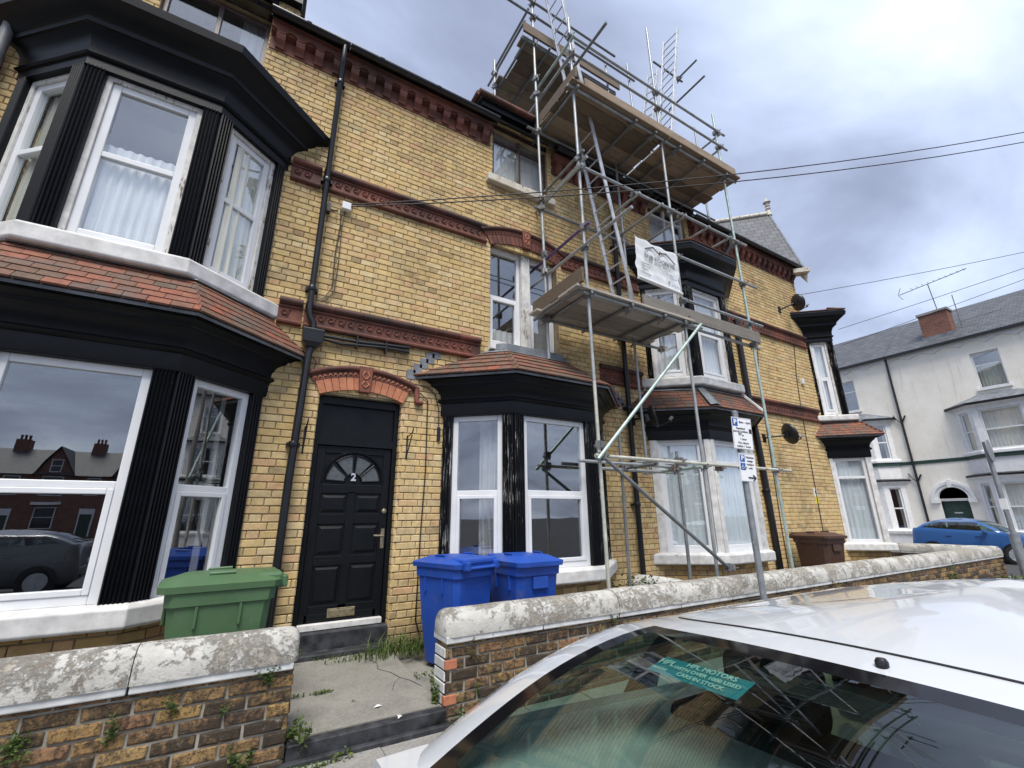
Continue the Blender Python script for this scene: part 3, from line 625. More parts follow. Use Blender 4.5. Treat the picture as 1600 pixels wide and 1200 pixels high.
# ---------------------------------------------------------------- ground
g = MB(); g.add([(-400, -400, -.24), (600, -400, -.24), (600, 500, -.24), (-400, 500, -.24)], [(0, 1, 2, 3)]); struct(g, 'road', 'asphalt')
YW = -1.70                                  # street face of the garden walls
g = MB(); g.box(-12, 17.2, -3.95, 14, -.4, -.13); g.box(24.4, 40, -14, 40, -.4, -.13); pv = struct(g, 'pavement', 'paving')
x = -2.6                                    # the slabs that show at the gate
for i in range(11):
    for j in range(3):
        t = MB(); t.box(-2.6 + i * .61 + .004, -2.6 + (i + 1) * .61 - .004, -3.55 + j * .61 + .004, -3.55 + (j + 1) * .61 - .004, -.13, -.118 + rnd.uniform(-.003, .003)); t.build('paving_slab', 'paving', pv)
for i in range(24):
    t = MB(); t.box(-4 + i * .92 + .004, -4 + (i + 1) * .92 - .004, -4.09, -3.955, -.4, -.122); t.build('kerb_stone', 'kerb', pv, bevel=.015)
for i in range(24):
    t = MB(); t.box(24.25, 24.39, -12 + i * .92 + .004, -12 + (i + 1) * .92 - .004, -.4, -.122); t.build('kerb_stone', 'kerb', pv)
g = MB(); g.box(-4, 15.2, -1.46, .05, -.3, -.035); struct(g, 'forecourt', 'path')
g = MB(); g.loft([[(x, -1.64, -.2), (x, -.02, -.2), (x, -.02, .085), (x, -.9, .03), (x, -1.64, .0)] for x in (.47, 1.56)], True, True); pa = struct(g, 'path', 'path')
MB().box(1.572, 2.35, -1.44, -.02, -.2, -.012).build('side_slab', 'path', pa)
for k, pts in enumerate((((1.30, -.40), (1.34, -.52), (1.31, -.66), (1.40, -.80), (1.44, -.95), (1.50, -1.05), (1.55, -1.22)), ((.50, -1.02), (.62, -1.0), (.74, -.96), (.80, -.97)), ((1.44, -.95), (1.36, -1.05), (1.30, -1.2)))):
    zz = lambda y: .085 + (.03 - .085) * (-.02 - y) / .88 if y > -.9 else .03 * (1.64 + y) / .74
    MB().loft([[(x - .0025, y, zz(y) + .004), (x + .0025, y + .003, zz(y) + .004)] for x, y in pts], False).build('crack', 'black_edge', pa)
MB().box(.46, 1.57, -1.735, -1.645, -.2, -.004).build('edge_strip', 'black_edge', pa, bevel=.008)
MB().box(.40, 1.62, -1.79, -1.74, -.2, -.085).build('edge_strip', 'black_edge', pa, bevel=.008)

# ---------------------------------------------------------------- terrace of buff brick houses
def house(label, x0): return thing('terraced_house', label, 'house', (x0, 0, 0), 'buff brick terraced houses', True)
HA = house('buff brick house with two-storey black bay at the left edge of the terrace', -3.6)
HB = house('buff brick house with black front door number 2 and a single-storey bay', .4)
HC = house('buff brick house with two-storey bay behind the right half of the scaffolding', 5.47)
HD = house('corner house at the far end of the terrace with steep slate gable and finial', 9.3)
ZE = 8.0
PA = canted(-2.74, -2.02, -.70, .0, .62); PA1 = canted(-2.56, -1.93, -.83, -.16, .56)
PB = canted(2.14, 2.86, 4.19, 4.90, .62)
PC = canted(6.0, 6.80, 8.0, 8.78, .62); PC1 = canted(6.15, 6.80, 7.93, 8.62, .58)
hA = [(-2.6, -.12, .7, 3.0), (-2.45, -.26, 3.8, 5.95), (-1.74, -.60, 6.86, ZE + .2)]
hB = [(.58, 1.57, -.5, 2.84), (2.26, 4.78, .7, 3.0), (2.83, 4.12, 3.86, 5.64), (2.86, 4.0, 6.93, ZE + .2)]
hC = [(6.1, 8.66, .7, 3.0), (6.25, 8.5, 3.8, 5.95), (6.65, 7.82, 6.96, ZE + .2)]
def front(root, x0, x1, holes, top=ZE, dorm=None, bm='brick', lim=300):
    w = MB(); backing(w, x0, x1, -.3, top, holes)
    B = Bricks(bm); ex = list(holes)
    B.face((0, 0, 0), (1, 0, 0), (0, -1, 0), bond(x0, x1, -.04, top - .4, [(h[0], h[1], h[2], h[3]) for h in ex]))
    if dorm:
        a, b, zt, wh = dorm; backing(w, a, b, top, zt, [(wh[0], wh[1], top, wh[2])], reveal=.1)
        B.face((0, 0, 0), (1, 0, 0), (0, -1, 0), bond(a, b, top - .4, zt, [(wh[0], wh[1], top - .5, wh[2])]))
        for xx, n in ((a, (-1, 0, 0)), (b, (1, 0, 0))):  # brick cheeks
            w.add([(xx - .008 * n[0], 0, top), (xx - .008 * n[0], 1.6, top), (xx - .008 * n[0], 1.6, zt), (xx - .008 * n[0], 0, zt)], [(0, 1, 2, 3)])
            B.face((xx, 0, 0), (0, -n[0], 0) if n[0] > 0 else (0, 1, 0), n, [(p, q, r, s) if n[0] < 0 else (-q, -p, r, s) for p, q, r, s in bond(0, 1.5, top, zt)])
    # wall reveals of door and window openings are plain brick
    w.build('wall', 'mortar', root); B.finish(root, lim)
front(HA, -3.6, .40, hA, dorm=(-2.05, -.30, 8.75, (-1.74, -.60, 8.35)))
front(HB, .40, 5.47, hB, dorm=(2.60, 4.28, 8.42, (2.86, 4.0, 8.17)))
front(HC, 5.47, 9.3, hC, dorm=(6.42, 8.06, 8.42, (6.65, 7.82, 8.06)))
front(HD, 9.3, 12.32, [], bm='brick')
# string courses
for r, segs in ((HA, ((-3.6, -2.72, 5.93), (-3.6, -2.8, 3.95), (-.08, .28, 5.93), (.02, .28, 3.95))), (HB, ((.30, 2.74, 5.93), (4.22, 5.47, 5.93), (.30, 2.66, 3.95), (4.95, 5.47, 3.95))),
                (HC, ((5.475, 6.08, 5.93), (5.475, 5.95, 3.95), (8.75, 9.3, 5.93), (8.85, 9.3, 3.95))), (HD, ((9.305, 12.2, 5.93), (9.305, 12.1, 3.95)))):
    for a, b, z in segs: string_course(r, a, b, z)
eaves(HA, -.58, .40, g0=-.60, g1=.40); eaves(HA, -3.6, -2.0, g1=-1.98); eaves(HB, .40, 2.80, g0=.405, g1=2.86); eaves(HB, 4.1, 5.47, g0=4.08, g1=5.46); eaves(HC, 5.48, 6.55, g0=5.47, g1=6.55); eaves(HC, 7.95, 9.3, g0=7.93, g1=9.295); eaves(HD, 9.31, 12.3, g0=9.30, g1=12.36)
def slope_roof(root, x0, x1, y0, z0, y1, z1, name='roof'):
    mb = MB(); mb.add([(x0, y0, z0), (x1, y0, z0), (x1, y1, z1), (x0, y1, z1)], [(0, 1, 2, 3)]); mb.add([(x0, y1, z1), (x1, y1, z1), (x1, 2 * y1 - y0, z0), (x0, 2 * y1 - y0, z0)], [(0, 1, 2, 3)])
    o = mb.build(name, 'slate', root); planar_uv(o.data, lambda c: (c.x, (c.y ** 2 + (c.z - z0) ** 2) ** .5)); return o
for r, a, b in ((HA, -3.6, .4), (HB, .4, 5.47), (HC, 5.47, 9.3), (HD, 9.3, 12.3)): slope_roof(r, a, b, -.18, 8.06, 4.2, 11.3)
# dormers: brown frames, black head board, clay edge tiles
def dormer(root, a, b, zt, wx0, wx1, z0, z1, fmat, edge=True, transom=.74):
    f = window_unit(root, (wx0, .06, z0), (1, 0, 0), (0, -1, 0), wx1 - wx0, z1 - z0, .055, transom, (.5,), fmat, sash=None, name='dormer_window')
    MB().add([(x, y, z) for z in (z0 - .2, z1 + .3) for y in (.13, 2) for x in (wx0 - .1, wx1 + .1)], [(0, 2, 3, 1), (4, 5, 7, 6), (2, 6, 7, 3), (0, 4, 6, 2), (1, 3, 7, 5)]).build('room', 'white_room', root)
    hb = MB(); hb.box(wx0 - .04, wx1 + .04, -.03, .03, z1, z1 + .1); hb.box(a - .02, b + .02, -.12, .03, z1 + .1, zt + .0); hb.build('dormer_head', 'black', root)
    s = MB(); s.box(wx0 - .13, wx1 + .1, -.10, .1, z0 - .14, z0 - .0); s.build('stone_sill', 'stone', root, bevel=.012)
    rf = MB(); rf.box(a - .06, b + .06, -.15, 1.9, zt, zt + .05); rr = rf.build('dormer_roof', 'lead', root)
    if edge:
        n = int((b - a + .2) / .3)
        for i in range(n):
            x = a - .1 + i * .3; t = MB(); t.poly([(x + .004, -.17, zt + .035), (x + .296, -.17, zt + .035)], .055, 8); t.build('edge_tile', 'terra', rr, smooth=50)
        for xx in (a - .09,):
            for i in range(5):
                t = MB(); t.poly([(xx, -.15 + i * .3, zt + .03), (xx, .145 + i * .3, zt + .03)], .055, 8); t.build('edge_tile', 'terra', rr, smooth=50)
dormer(HA, -2.05, -.30, 8.75, -1.74, -.60, 6.86, 8.35, 'brown_frame', False)
dormer(HB, 2.60, 4.28, 8.42, 2.86, 4.0, 6.93, 8.17, 'brown_frame')
dormer(HC, 6.42, 8.06, 8.42, 6.65, 7.82, 6.96, 8.06, 'upvc_old')
# ---- bays
PG = lambda z: [(-.25, z), (.03, z), (.035, z + .02), (.035, z + .165), (.055, z + .175), (.075, z + .2), (.055, z + .225), (.04, z + .23), (.045, z + .28), (.075, z + .35), (.125, z + .40), (.135, z + .40), (.14, z + .425), (.165, z + .44), (.19, z + .47), (.225, z + .48), (.225, z + .505), (.2, z + .51)]
P1 = lambda z: [(-.25, z), (.03, z), (.03, z + .10), (.05, z + .105), (.065, z + .125), (.05, z + .15), (.04, z + .155), (.045, z + .25), (.075, z + .34), (.13, z + .40), (.15, z + .405), (.155, z + .46), (.175, z + .47), (.215, z + .53), (.30, z + .60), (.33, z + .61), (.345, z + .70), (.33, z + .715), (-.2, z + .75)]
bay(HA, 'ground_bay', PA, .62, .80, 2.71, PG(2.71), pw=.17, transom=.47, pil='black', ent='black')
bay_roof(HA, PA, .29, 3.21, -.06, 3.66, 6, lead=True, flash=.02)
bay(HA, 'upper_bay', PA1, 3.66, 3.85, 5.70, P1(5.70), pw=.15, ew=.11, transom=.52, pil='black', sub='white_peel', sillo=.13, sash=None)
MB().add([(0.02, -.26, 6.44), (.22, -.06, 6.40), (.02, -.02, 6.52), (-.16, -.12, 6.49)], [(0, 1, 2, 3)]).build('lead_patch', 'alu', HA)
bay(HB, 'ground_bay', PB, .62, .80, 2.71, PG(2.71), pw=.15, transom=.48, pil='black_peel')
bay_roof(HB, PB, .29, 3.21, -.42, 3.74, 5, flash=.14)
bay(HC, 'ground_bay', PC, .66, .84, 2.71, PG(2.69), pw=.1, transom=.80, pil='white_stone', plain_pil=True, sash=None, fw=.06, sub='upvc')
bay_roof(HC, PC, .29, 3.19, -.04, 3.60, 6, lead=True, flash=.02)
bay(HC, 'upper_bay', PC1, 3.66, 3.84, 5.70, P1(5.70), pw=.13, ew=.1, transom=.52, sub='white_peel', sillo=.12)
bay_roof(HC, PC1, .34, 6.47, -.3, 6.74, 3, name='upper_bay_roof', flash=.12)
cx, cy = PC.off(.31)[1]; tx, ty = PC.off(-.02)[1]
hp = MB(); hp.loft([[(cx - .11, cy + .03, 3.225), (cx, cy - .01, 3.245), (cx + .13, cy, 3.225)], [(tx - .09, ty + .03, 3.63), (tx, ty - .01, 3.655), (tx + .10, ty, 3.63)]], False); hp.build('lead_hip', 'lead', HC)
hp = MB(); cx, cy = PC.off(.30)[2]; tx, ty = PC.off(-.02)[2]; hp.poly([(cx, cy, 3.25), (tx, ty, 3.66)], .03, 6); hp.build('mortar_hip', 'white_stone', HC)
# corner house: box bays on a chamfered corner and a steep gable
c45 = math.sqrt(.5)
PD = Plan([(12.17, 0), (12.80, -.60), (14.15, .75), (13.55, 1.35)], e1=((13.55, 1.35), (c45, c45))); PD1 = Plan([(12.26, 0), (12.72, -.40), (13.9, .78), (13.45, 1.23)], e1=((13.45, 1.23), (c45, c45)))
bay(HD, 'ground_bay', PD, .62, .80, 2.73, PG(2.73), pw=.1, ew=.07, transom=.76, pil='white_stone', plain_pil=True, sash=None, faces=(0, 1), room=None)
bay_roof(HD, PD, .29, 3.23, -.05, 3.62, 6, flash=.02)
bay(HD, 'upper_bay', PD1, 3.64, 3.80, 5.78, P1(5.78), pw=.12, ew=.07, transom=.5, sub='white_peel', faces=(0, 1), sillo=.16, room=None)
bay_roof(HD, PD1, .34, 6.52, -.2, 6.66, 2, name='upper_bay_roof', flash=.03)
w = MB(); w.add([(12.32, .008, -.3), (14.55, 2.24, -.3), (14.55, 2.24, 8.0), (12.32, .008, 8.0)], [(0, 1, 2, 3)]); w.add([(14.55, 2.24, -.3), (14.55, 9, -.3), (14.55, 9, 8), (14.55, 2.24, 8)], [(0, 1, 2, 3)])
w.add([(12.32, .008, 8), (14.55, 2.24, 8), (13.435, 1.124, 10.4)], [(0, 1, 2)]); o = w.build('side_wall', 'redbrick', HD); o.data.materials[0] = M['brick']
E_ = V(12.38, -.32, 7.82); W = 1.62; A_ = V(12.38 + W * c45, -.32 + W * c45, 10.85); E2 = V(12.38 + 2 * W * c45, -.32 + 2 * W * c45, 7.82); bk = V(-c45, c45, 0) * 6
gr = MB(); gr.add([E_, A_, A_ + bk, E_ + bk], [(0, 1, 2, 3)]); gr.add([A_, E2, E2 + bk, A_ + bk], [(0, 1, 2, 3)]); go = gr.build('gable_roof', 'slate', HD)
planar_uv(go.data, lambda c: ((c - E_).dot(V(-c45, c45, 0)), (c.z - 7.8) * 1.14))
for a, b in ((E_, A_), (E2, A_)): MB().tube(a + V(.0, 0, .0), b, .03, 8).build('verge', 'lead', go)
for i in range(13): MB().tube(A_ + bk * (i / 20) + V(0, 0, .03), A_ + bk * ((i + .94) / 20) + V(0, 0, .03), .075, 8).build('ridge_tile', 'stone', go, smooth=50)
MB().lathe([(.09, -.05), (.07, .12), (.05, .16), (.085, .22), (.05, .27), (.08, .33), (.045, .38), (.05, .42), (.12, .46), (.05, .52), (.02, .62), (.002, .66)], tuple(A_), 10).build('finial', 'stone', go, smooth=50)
k = MB(); k.obox(E_ + V(-.1, .1, -.02), V(c45, c45, 0) * .13, V(c45, -c45, 0) * .2, V(0, 0, .06)); k.add([E_ + V(-.05, .05, -.1), E_ + V(.1, .0, -.1), E_ + V(.0, .15, -.1), E_ + V(.02, .02, -.36)], [(0, 1, 3), (1, 2, 3), (2, 0, 3)]); k.build('kneeler', 'stone', HD)
for i in range(6): MB().box(1.60 + i * .085, 1.60 + (i + 1) * .085 + .03, -.012, .0, 3.17 + i * .085, 3.30 + i * .092).build('step_flashing', 'lead', HB)
for i in range(6): MB().box(5.40 - i * .085, 5.44 - (i - 1) * .085, -.012, .0, 3.17 + i * .085, 3.30 + i * .092).build('step_flashing', 'lead', HB)
# brick plinths under the bays
for r, pl, zt, lim in ((HA, PA, .62, 80), (HB, PB, .62, 60), (HC, PC, .66, 60), (HD, PD, .62, 40)):
    pm = pl.sweep(MB(), [(-.05, -.1), (-.05, zt)], top=True).build('bay_plinth', 'mortar_dark', r); B = Bricks('brick2')
    for i in range(len(pl.d)):
        A = pl.p[i] - pl.n[i] * .04; B.face((A.x, A.y, 0), (pl.d[i].x, pl.d[i].y, 0), (pl.n[i].x, pl.n[i].y, 0), bond(.01, (pl.p[i + 1] - pl.p[i]).length - .01, -.03, zt - .005))
    B.finish(pm, lim)
# first floor window over the bay of number 2
fw = window_unit(HB, (2.84, .13, 3.93), (1, 0, 0), (0, -1, 0), .60, 1.70, .055, .5, (), 'upvc', name='window'); fw = window_unit(HB, (3.60, .13, 3.93), (1, 0, 0), (0, -1, 0), .51, 1.70, .055, .5, (), 'upvc', name='window')
MB().box(3.445, 3.595, .06, .18, 3.86, 5.72).build('mullion_post', 'white_peel', HB)
MB().box(2.80, 4.14, -.08, .2, 3.80, 3.93).build('window_sill', 'white_stone', HB, bevel=.01)
MB().box(2.8, 4.15, .1, .2, 5.62, 5.9).build('window_head', 'white_peel', HB)
MB().add([(x, y, z) for z in (3.7, 5.9) for y in (.2, 2.2) for x in (2.7, 4.2)], [(0, 2, 3, 1), (4, 5, 7, 6), (2, 6, 7, 3), (0, 4, 6, 2), (1, 3, 7, 5)]).build('room', 'white_room', HB)
arch(HB, 1.075, .50, 2.82, .10); arch(HB, 3.475, .66, 5.60, .14, n=17, stop=False, dark=True)
# brick reveals of the front door
B = Bricks('brick')
for k in range(35):
    z = k * COURSE + .005
    if z > 2.78: break
    for xx, n, u in ((.58, (1, 0, 0), (0, -1, 0)), (1.57, (-1, 0, 0), (0, 1, 0))): B.face((xx, .0, 0), u, n, [((-.115, -.006) if n[0] > 0 else (.006, .115)) + (z, z + COURSE - .01)])
B.finish(HB, 300)
# ---- front door
D = MB(); y = .12
fr = MB(); fr.box(.58, .64, .09, .2, .30, 2.86); fr.box(1.51, 1.57, .09, .2, .30, 2.86); fr.box(.64, 1.51, .088, .2, 2.25, 2.33); fr.box(.64, 1.51, .085, .2, 2.74, 2.90); fr.box(.64, 1.51, .125, .2, 2.33, 2.74); fr.box(.55, 1.60, .19, .21, -.3, 3.0); fr.build('door_frame', 'black_flat', HB)
slab = MB(); slab.box(.645, 1.505, .135, .18, .36, 2.245)
for (a, b, c, d) in ((.70, 1.45, .36, .44), (.645, .735, .36, 2.245), (1.415, 1.505, .36, 2.245), (1.03, 1.12, .44, 1.72), (.735, 1.03, 1.36, 1.47), (1.12, 1.415, 1.36, 1.47), (.735, 1.03, .98, .92), (.735, 1.415, 1.70, 1.80), (.735, 1.415, 2.16, 2.245), (.735, 1.415, .44, .52)): slab.box(a, b, .118, .136, min(c, d), max(c, d))
slab.box(.735, 1.415, .1185, .136, .93, 1.02)
door = slab.build('front_door', 'black_flat', HB, bevel=.005)
for (a, b, c, d) in ((.75, 1.015, 1.04, 1.34), (1.135, 1.40, 1.04, 1.34), (.75, 1.015, .54, .91), (1.135, 1.40, .54, .91), (.75, 1.015, 1.49, 1.68), (1.135, 1.40, 1.49, 1.68)):
    q = MB(); q.loft([[(x, yy, z) for x, z in ((a + e, c + e), (b - e, c + e), (b - e, d - e), (a + e, d - e))] for e, yy in ((0, .135), (.03, .120), (.03, .1195))], True, True); q.build('door_panel', 'black_flat', door)
cx, cz = 1.075, 1.83
for i in range(4):
    a0 = math.pi * (1 - i / 4) - .06; a1 = math.pi * (1 - (i + 1) / 4) + .06; r0, r1 = .10, .31
    pts = [(cx + r1 * math.cos(a0 + (a1 - a0) * k / 6), cz + r1 * math.sin(a0 + (a1 - a0) * k / 6)) for k in range(7)] + [(cx + r0 * math.cos(a1 + (a0 - a1) * k / 3), cz + r0 * math.sin(a1 + (a0 - a1) * k / 3)) for k in range(4)]
    MB().prism(pts, .128, .133).build('fan_light_pane', 'frost', door)
    MB().poly([(x, .123, z) for x, z in pts + pts[:1]], .009, 5).build('glazing_bead', 'black_flat', door)
MB().poly([(cx + .35 * math.cos(math.pi * k / 12), .122, cz + .35 * math.sin(math.pi * k / 12)) for k in range(13)], .014, 6).build('glazing_bead', 'black_flat', door)
text('2', 'door_number', .12, 'alu', door, (1.075, .112, 1.885), (1, 0, 0), (0, 0, 1), bold=.004)
h = MB(); h.box(1.445, 1.485, .105, .12, 1.08, 1.30); h.poly([(1.465, .11, 1.22), (1.465, .06, 1.22), (1.44, .055, 1.222), (1.35, .058, 1.225)], .011, 8); h.build('door_handle', 'brass', door, smooth=40)
MB().lathe([(.0, 0), (.028, .0), (.028, .012), (.012, .02), (.0, .021)], (0, 0, 0), 14).build('lock', 'brass', door, smooth=40).matrix_basis = Matrix.Translation((1.465, .118, 1.50)) @ Matrix.Rotation(math.radians(90), 4, 'X')
lb = MB(); lb.box(.93, 1.22, .108, .12, .395, .485); lb.box(.95, 1.20, .100, .109, .41, .47); lb.build('letter_plate', 'brass', door, bevel=.004)
MB().box(.64, 1.51, .05, .13, .295, .355).build('threshold', 'white_stone', HB, bevel=.006)
s = MB(); s.box(.57, 1.56, -.03, .19, .02, .29); s.box(.54, 1.59, -.17, -.02, -.05, .125); s.build('door_step', 'black_edge', HB, bevel=.012)
# ---- downpipes and cables belonging to the houses
def pipe(root, pts, r=.036, mat='pipe', clips=()):
    p = MB().poly(pts, r, 10).build('downpipe', mat, root, smooth=50)
    for (x, y, z) in clips: q = MB(); q.lathe([(r + .008, -.03), (r + .012, -.02), (r + .012, .02), (r + .008, .03)], (x, y, z), 12); q.box(x - .07, x + .07, y + r * .4, y + r + .05, z - .02, z + .02); q.build('pipe_collar', mat, p, smooth=40)
pipe(HB, [(.335, -.225, 7.93), (.335, -.225, 7.75), (.335, -.20, 7.64), (.345, -.09, 7.50), (.345, -.09, 3.83), (.36, -.09, 3.74), (.41, -.09, 3.66), (.42, -.09, 3.52)], clips=((.345, -.09, 7.4), (.345, -.09, 5.7), (.345, -.09, 4.1)))
hp = MB(); hp.loft([[(.42 + a * w, -.10 + b * d, z) for a, b in ((-1, -1), (1, -1), (1, 1), (-1, 1))] for z, w, d in ((3.34, .05, .05), (3.40, .11, .07), (3.56, .12, .08))], True, True); hp.build('hopper', 'pipe', HB, bevel=.01)
pipe(HB, [(.42, -.09, 3.40), (.40, -.09, 3.25), (.37, -.09, 1.8), (.37, -.09, .0)], .042, clips=((.37, -.09, 2.2), (.37, -.09, .9)))
pipe(HA, [(-2.74, -.09, 7.8), (-2.74, -.09, 4.2)], .05, 'pipe_grey', ((-2.74, -.09, 5.5),))
pipe(HC, [(5.49, -.22, 7.93), (5.49, -.2, 7.7), (5.49, -.09, 7.55), (5.49, -.09, .2)], .045, clips=((5.49, -.09, 6.4), (5.49, -.09, 4.5), (5.49, -.09, 3.2), (5.49, -.09, 1.6)))
pipe(HC, [(9.2, -.22, 7.93), (9.2, -.2, 7.6), (9.13, -.12, 7.45), (9.13, -.1, 7.1), (9.05, -.1, 6.95), (8.95, -.25, 6.7)], .045)
pipe(HC, [(9.12, -.07, 5.7), (9.13, -.07, 3.8), (9.2, -.07, 2.6), (9.23, -.07, .0)], .06, clips=((9.2, -.07, 1.9),))
for k, (z, r) in enumerate(((3.53, .022), (3.49, .02))): MB().poly([(.5, -.06, z), (.75, -.05, z - .02 * k), (1.0, -.05, z + .005), (1.3, -.05, z + .03), (1.6, -.05, z + .05 - .02 * k)], r, 8).build('cable_duct', 'pipe', HB, smooth=50)
for x in (.93, 1.29): MB().box(x - .008, x + .008, -.085, 0, 3.45, 3.60).build('cable_clip', 'pipe', HB)
MB().poly([(1.62, -.03, 3.02), (1.80, -.03, 2.98), (1.90, -.02, 2.9), (1.915, -.02, 2.0), (1.89, -.02, 1.2), (1.88, -.02, .3), (1.93, -.03, .15)], .008, 6).build('wall_cable', 'cable', HB, smooth=60)
MB().poly([(.56, -.03, 5.38), (.58, -.02, 5.15), (.56, -.02, 4.7), (.57, -.03, 4.2), (.50, -.02, 4.05), (.46, -.02, 4.02)], .007, 6).build('wall_cable', 'cable', HB, smooth=60)
MB().poly([(.62, -.03, 5.38), (.60, -.04, 5.1), (.61, -.02, 4.6), (.60, -.03, 4.15), (.52, -.02, 4.0)], .006, 6).build('wall_cable', 'cable', HB, smooth=60)
MB().poly([(.46, -.03, 3.45), (.40, -.03, 3.3), (.50, -.03, 3.2), (.47, -.03, 3.05), (.60, -.03, 3.02), (.85, -.04, 3.0 + .15)], .006, 6).build('wall_cable', 'cable', HB, smooth=60)
MB().poly([(1.7, -.03, 3.1), (1.9, -.03, 3.07), (2.0, -.02, 3.0), (2.06, -.02, 2.8), (2.07, -.02, 2.5)], .006, 6).build('wall_cable', 'cable', HB, smooth=60)
MB().box(2.05, 2.09, -.035, 0, 2.38, 2.56).build('alarm_sensor', 'pipe', HB, bevel=.005)
for xx in (11.2, 9.6): MB().poly([(xx + .4, -.02, 5.6), (xx + .2, -.02, 4.7), (xx + .12, -.02, 3.9), (xx, -.02, 1.2), (xx, -.02, .1)], .008, 5).build('wall_cable', 'cable', HD, smooth=60)
MB().box(11.57, 11.67, -.06, 0, 4.54, 4.68).build('socket_box', 'upvc_old', HD, bevel=.008)
# ---------------------------------------------------------------- garden walls
def wall_run(root, O, u, L, ends=(True, True), zt=.44, cop=.24, cap='coping', lim=300, mat='wallbrick', T=.235, z0=-.14, B=None):
    """O: foot of the street face at its left end, u along; n = outward"""
    u = Vector(u); n = Vector((u.y, -u.x, 0)); O = Vector(O); Z = Vector((0, 0, 1))
    core = MB(); core.obox(O + u * (L / 2) - n * (T / 2) + Z * ((zt + z0) / 2), u * (L / 2 - .007), n * (T / 2 - .007), Z * ((zt - z0) / 2)); core.build('wall_core', 'mortar_dark', root)
    B.face(O, u, n, bond(.0, L, z0, zt, kind='stretcher', ph=.05)); q = O + u * L - n * T; B.face(q, -u, -n, bond(.0, L, z0, zt, kind='stretcher'))
    for f, (P, d, nn) in zip(ends, ((O - n * T, n, -u), (O + u * L, -n, u))):
        if f: B.face(P, d, nn, bond(0, T, z0, zt, kind='stretcher', ph=.004))
    k = max(1, round(L / .92)); w = L / k; c = -n * (T / 2)
    def sec(x, s=1., dz=0.):
        base = O + u * x + c; r = []
        for a in range(0, 181, 18): t = math.radians(a); r.append(base + n * (.158 * s * math.copysign(abs(math.cos(t)) ** .8, math.cos(t))) + Z * (zt + .06 + dz + (cop - .06) * s * math.sin(t) ** .75))
        return r + [base - n * (.158 * s) + Z * (zt + .045), base + n * (.158 * s) + Z * (zt + .045)]
    for i in range(k):
        a, b = i * w + .003, (i + 1) * w - .003; rs = []
        if i == 0 and ends[0]: a -= .02; rs += [sec(a, .80), sec(a + .02, .93), sec(a + .06, 1)]
        m = 5; jit = rnd.uniform(-.004, .004)
        st = [a + (b - a) * j / m for j in range(m + 1)]
        if rs: st = st[1:]
        rs += [sec(x, 1 + rnd.uniform(-.015, .015), jit + rnd.uniform(-.002, .002)) for x in st]
        if i == k - 1 and ends[1]: rs = rs[:-1] + [sec(b - .04, 1), sec(b, .93), sec(b + .02, .8)]
        cs = MB(); cs.loft(rs, True, True); co = cs.build('coping_stone', cap, root, smooth=45)
        f = MB(); f.obox(O + u * ((a + b) / 2) + c + Z * (zt + .025), u * ((b - a) / 2 - .003), n * .148, Z * .027); f.build('coping_fillet', 'coping_white', co, bevel=.008)
GL = thing('garden_wall', 'low brick front wall with flaking white coping, in front of the green bin', 'wall', (-4, YW, -.13), 'front garden walls', True); B = Bricks('wallbrick', .004, .0035)
wall_run(GL, (-4, YW, 0), (1, 0, 0), 4.45, (False, True), B=B); B.finish(GL, 300)
GR = thing('garden_wall', 'long brick front wall with rounded white coping running to the street corner', 'wall', (1.575, YW, -.13), 'front garden walls', True); B = Bricks('wallbrick', .004, .0035)
wall_run(GR, (1.575, YW, 0), (1, 0, 0), 13.9, (True, False), B=B); wall_run(GR, (15.475, YW, 0), (0, 1, 0), 4.6, (False, False), B=B); B.finish(GR, 300)
GC = thing('dividing_wall', 'low white-capped wall between the forecourts, under the scaffold brace', 'wall', (5.34, -1.45, 0), None, True); B = Bricks('brick2')
wall_run(GC, (5.34, -.03, 0), (0, -1, 0), 1.41, (False, False), zt=.34, cop=.21, cap='white_stone', B=B); B.finish(GC, 60)
# white and red paint on the gate end of the wall
for k in range(-1, 5):
    z = k * COURSE + .006
    MB().obox((1.567, YW + .118, z + .035), (.006 + .002 * (k % 2), 0, 0), (0, .108, 0), (0, 0, .034)).build('painted_end_brick', 'coping_white', GR, bevel=.005)
    if k in (0, 3): MB().obox((1.613, YW + .02, z + .035), (.053, 0, 0), (0, .028, 0), (0, 0, .034)).build('red_painted_brick', 'terra_arch', GR, bevel=.006)

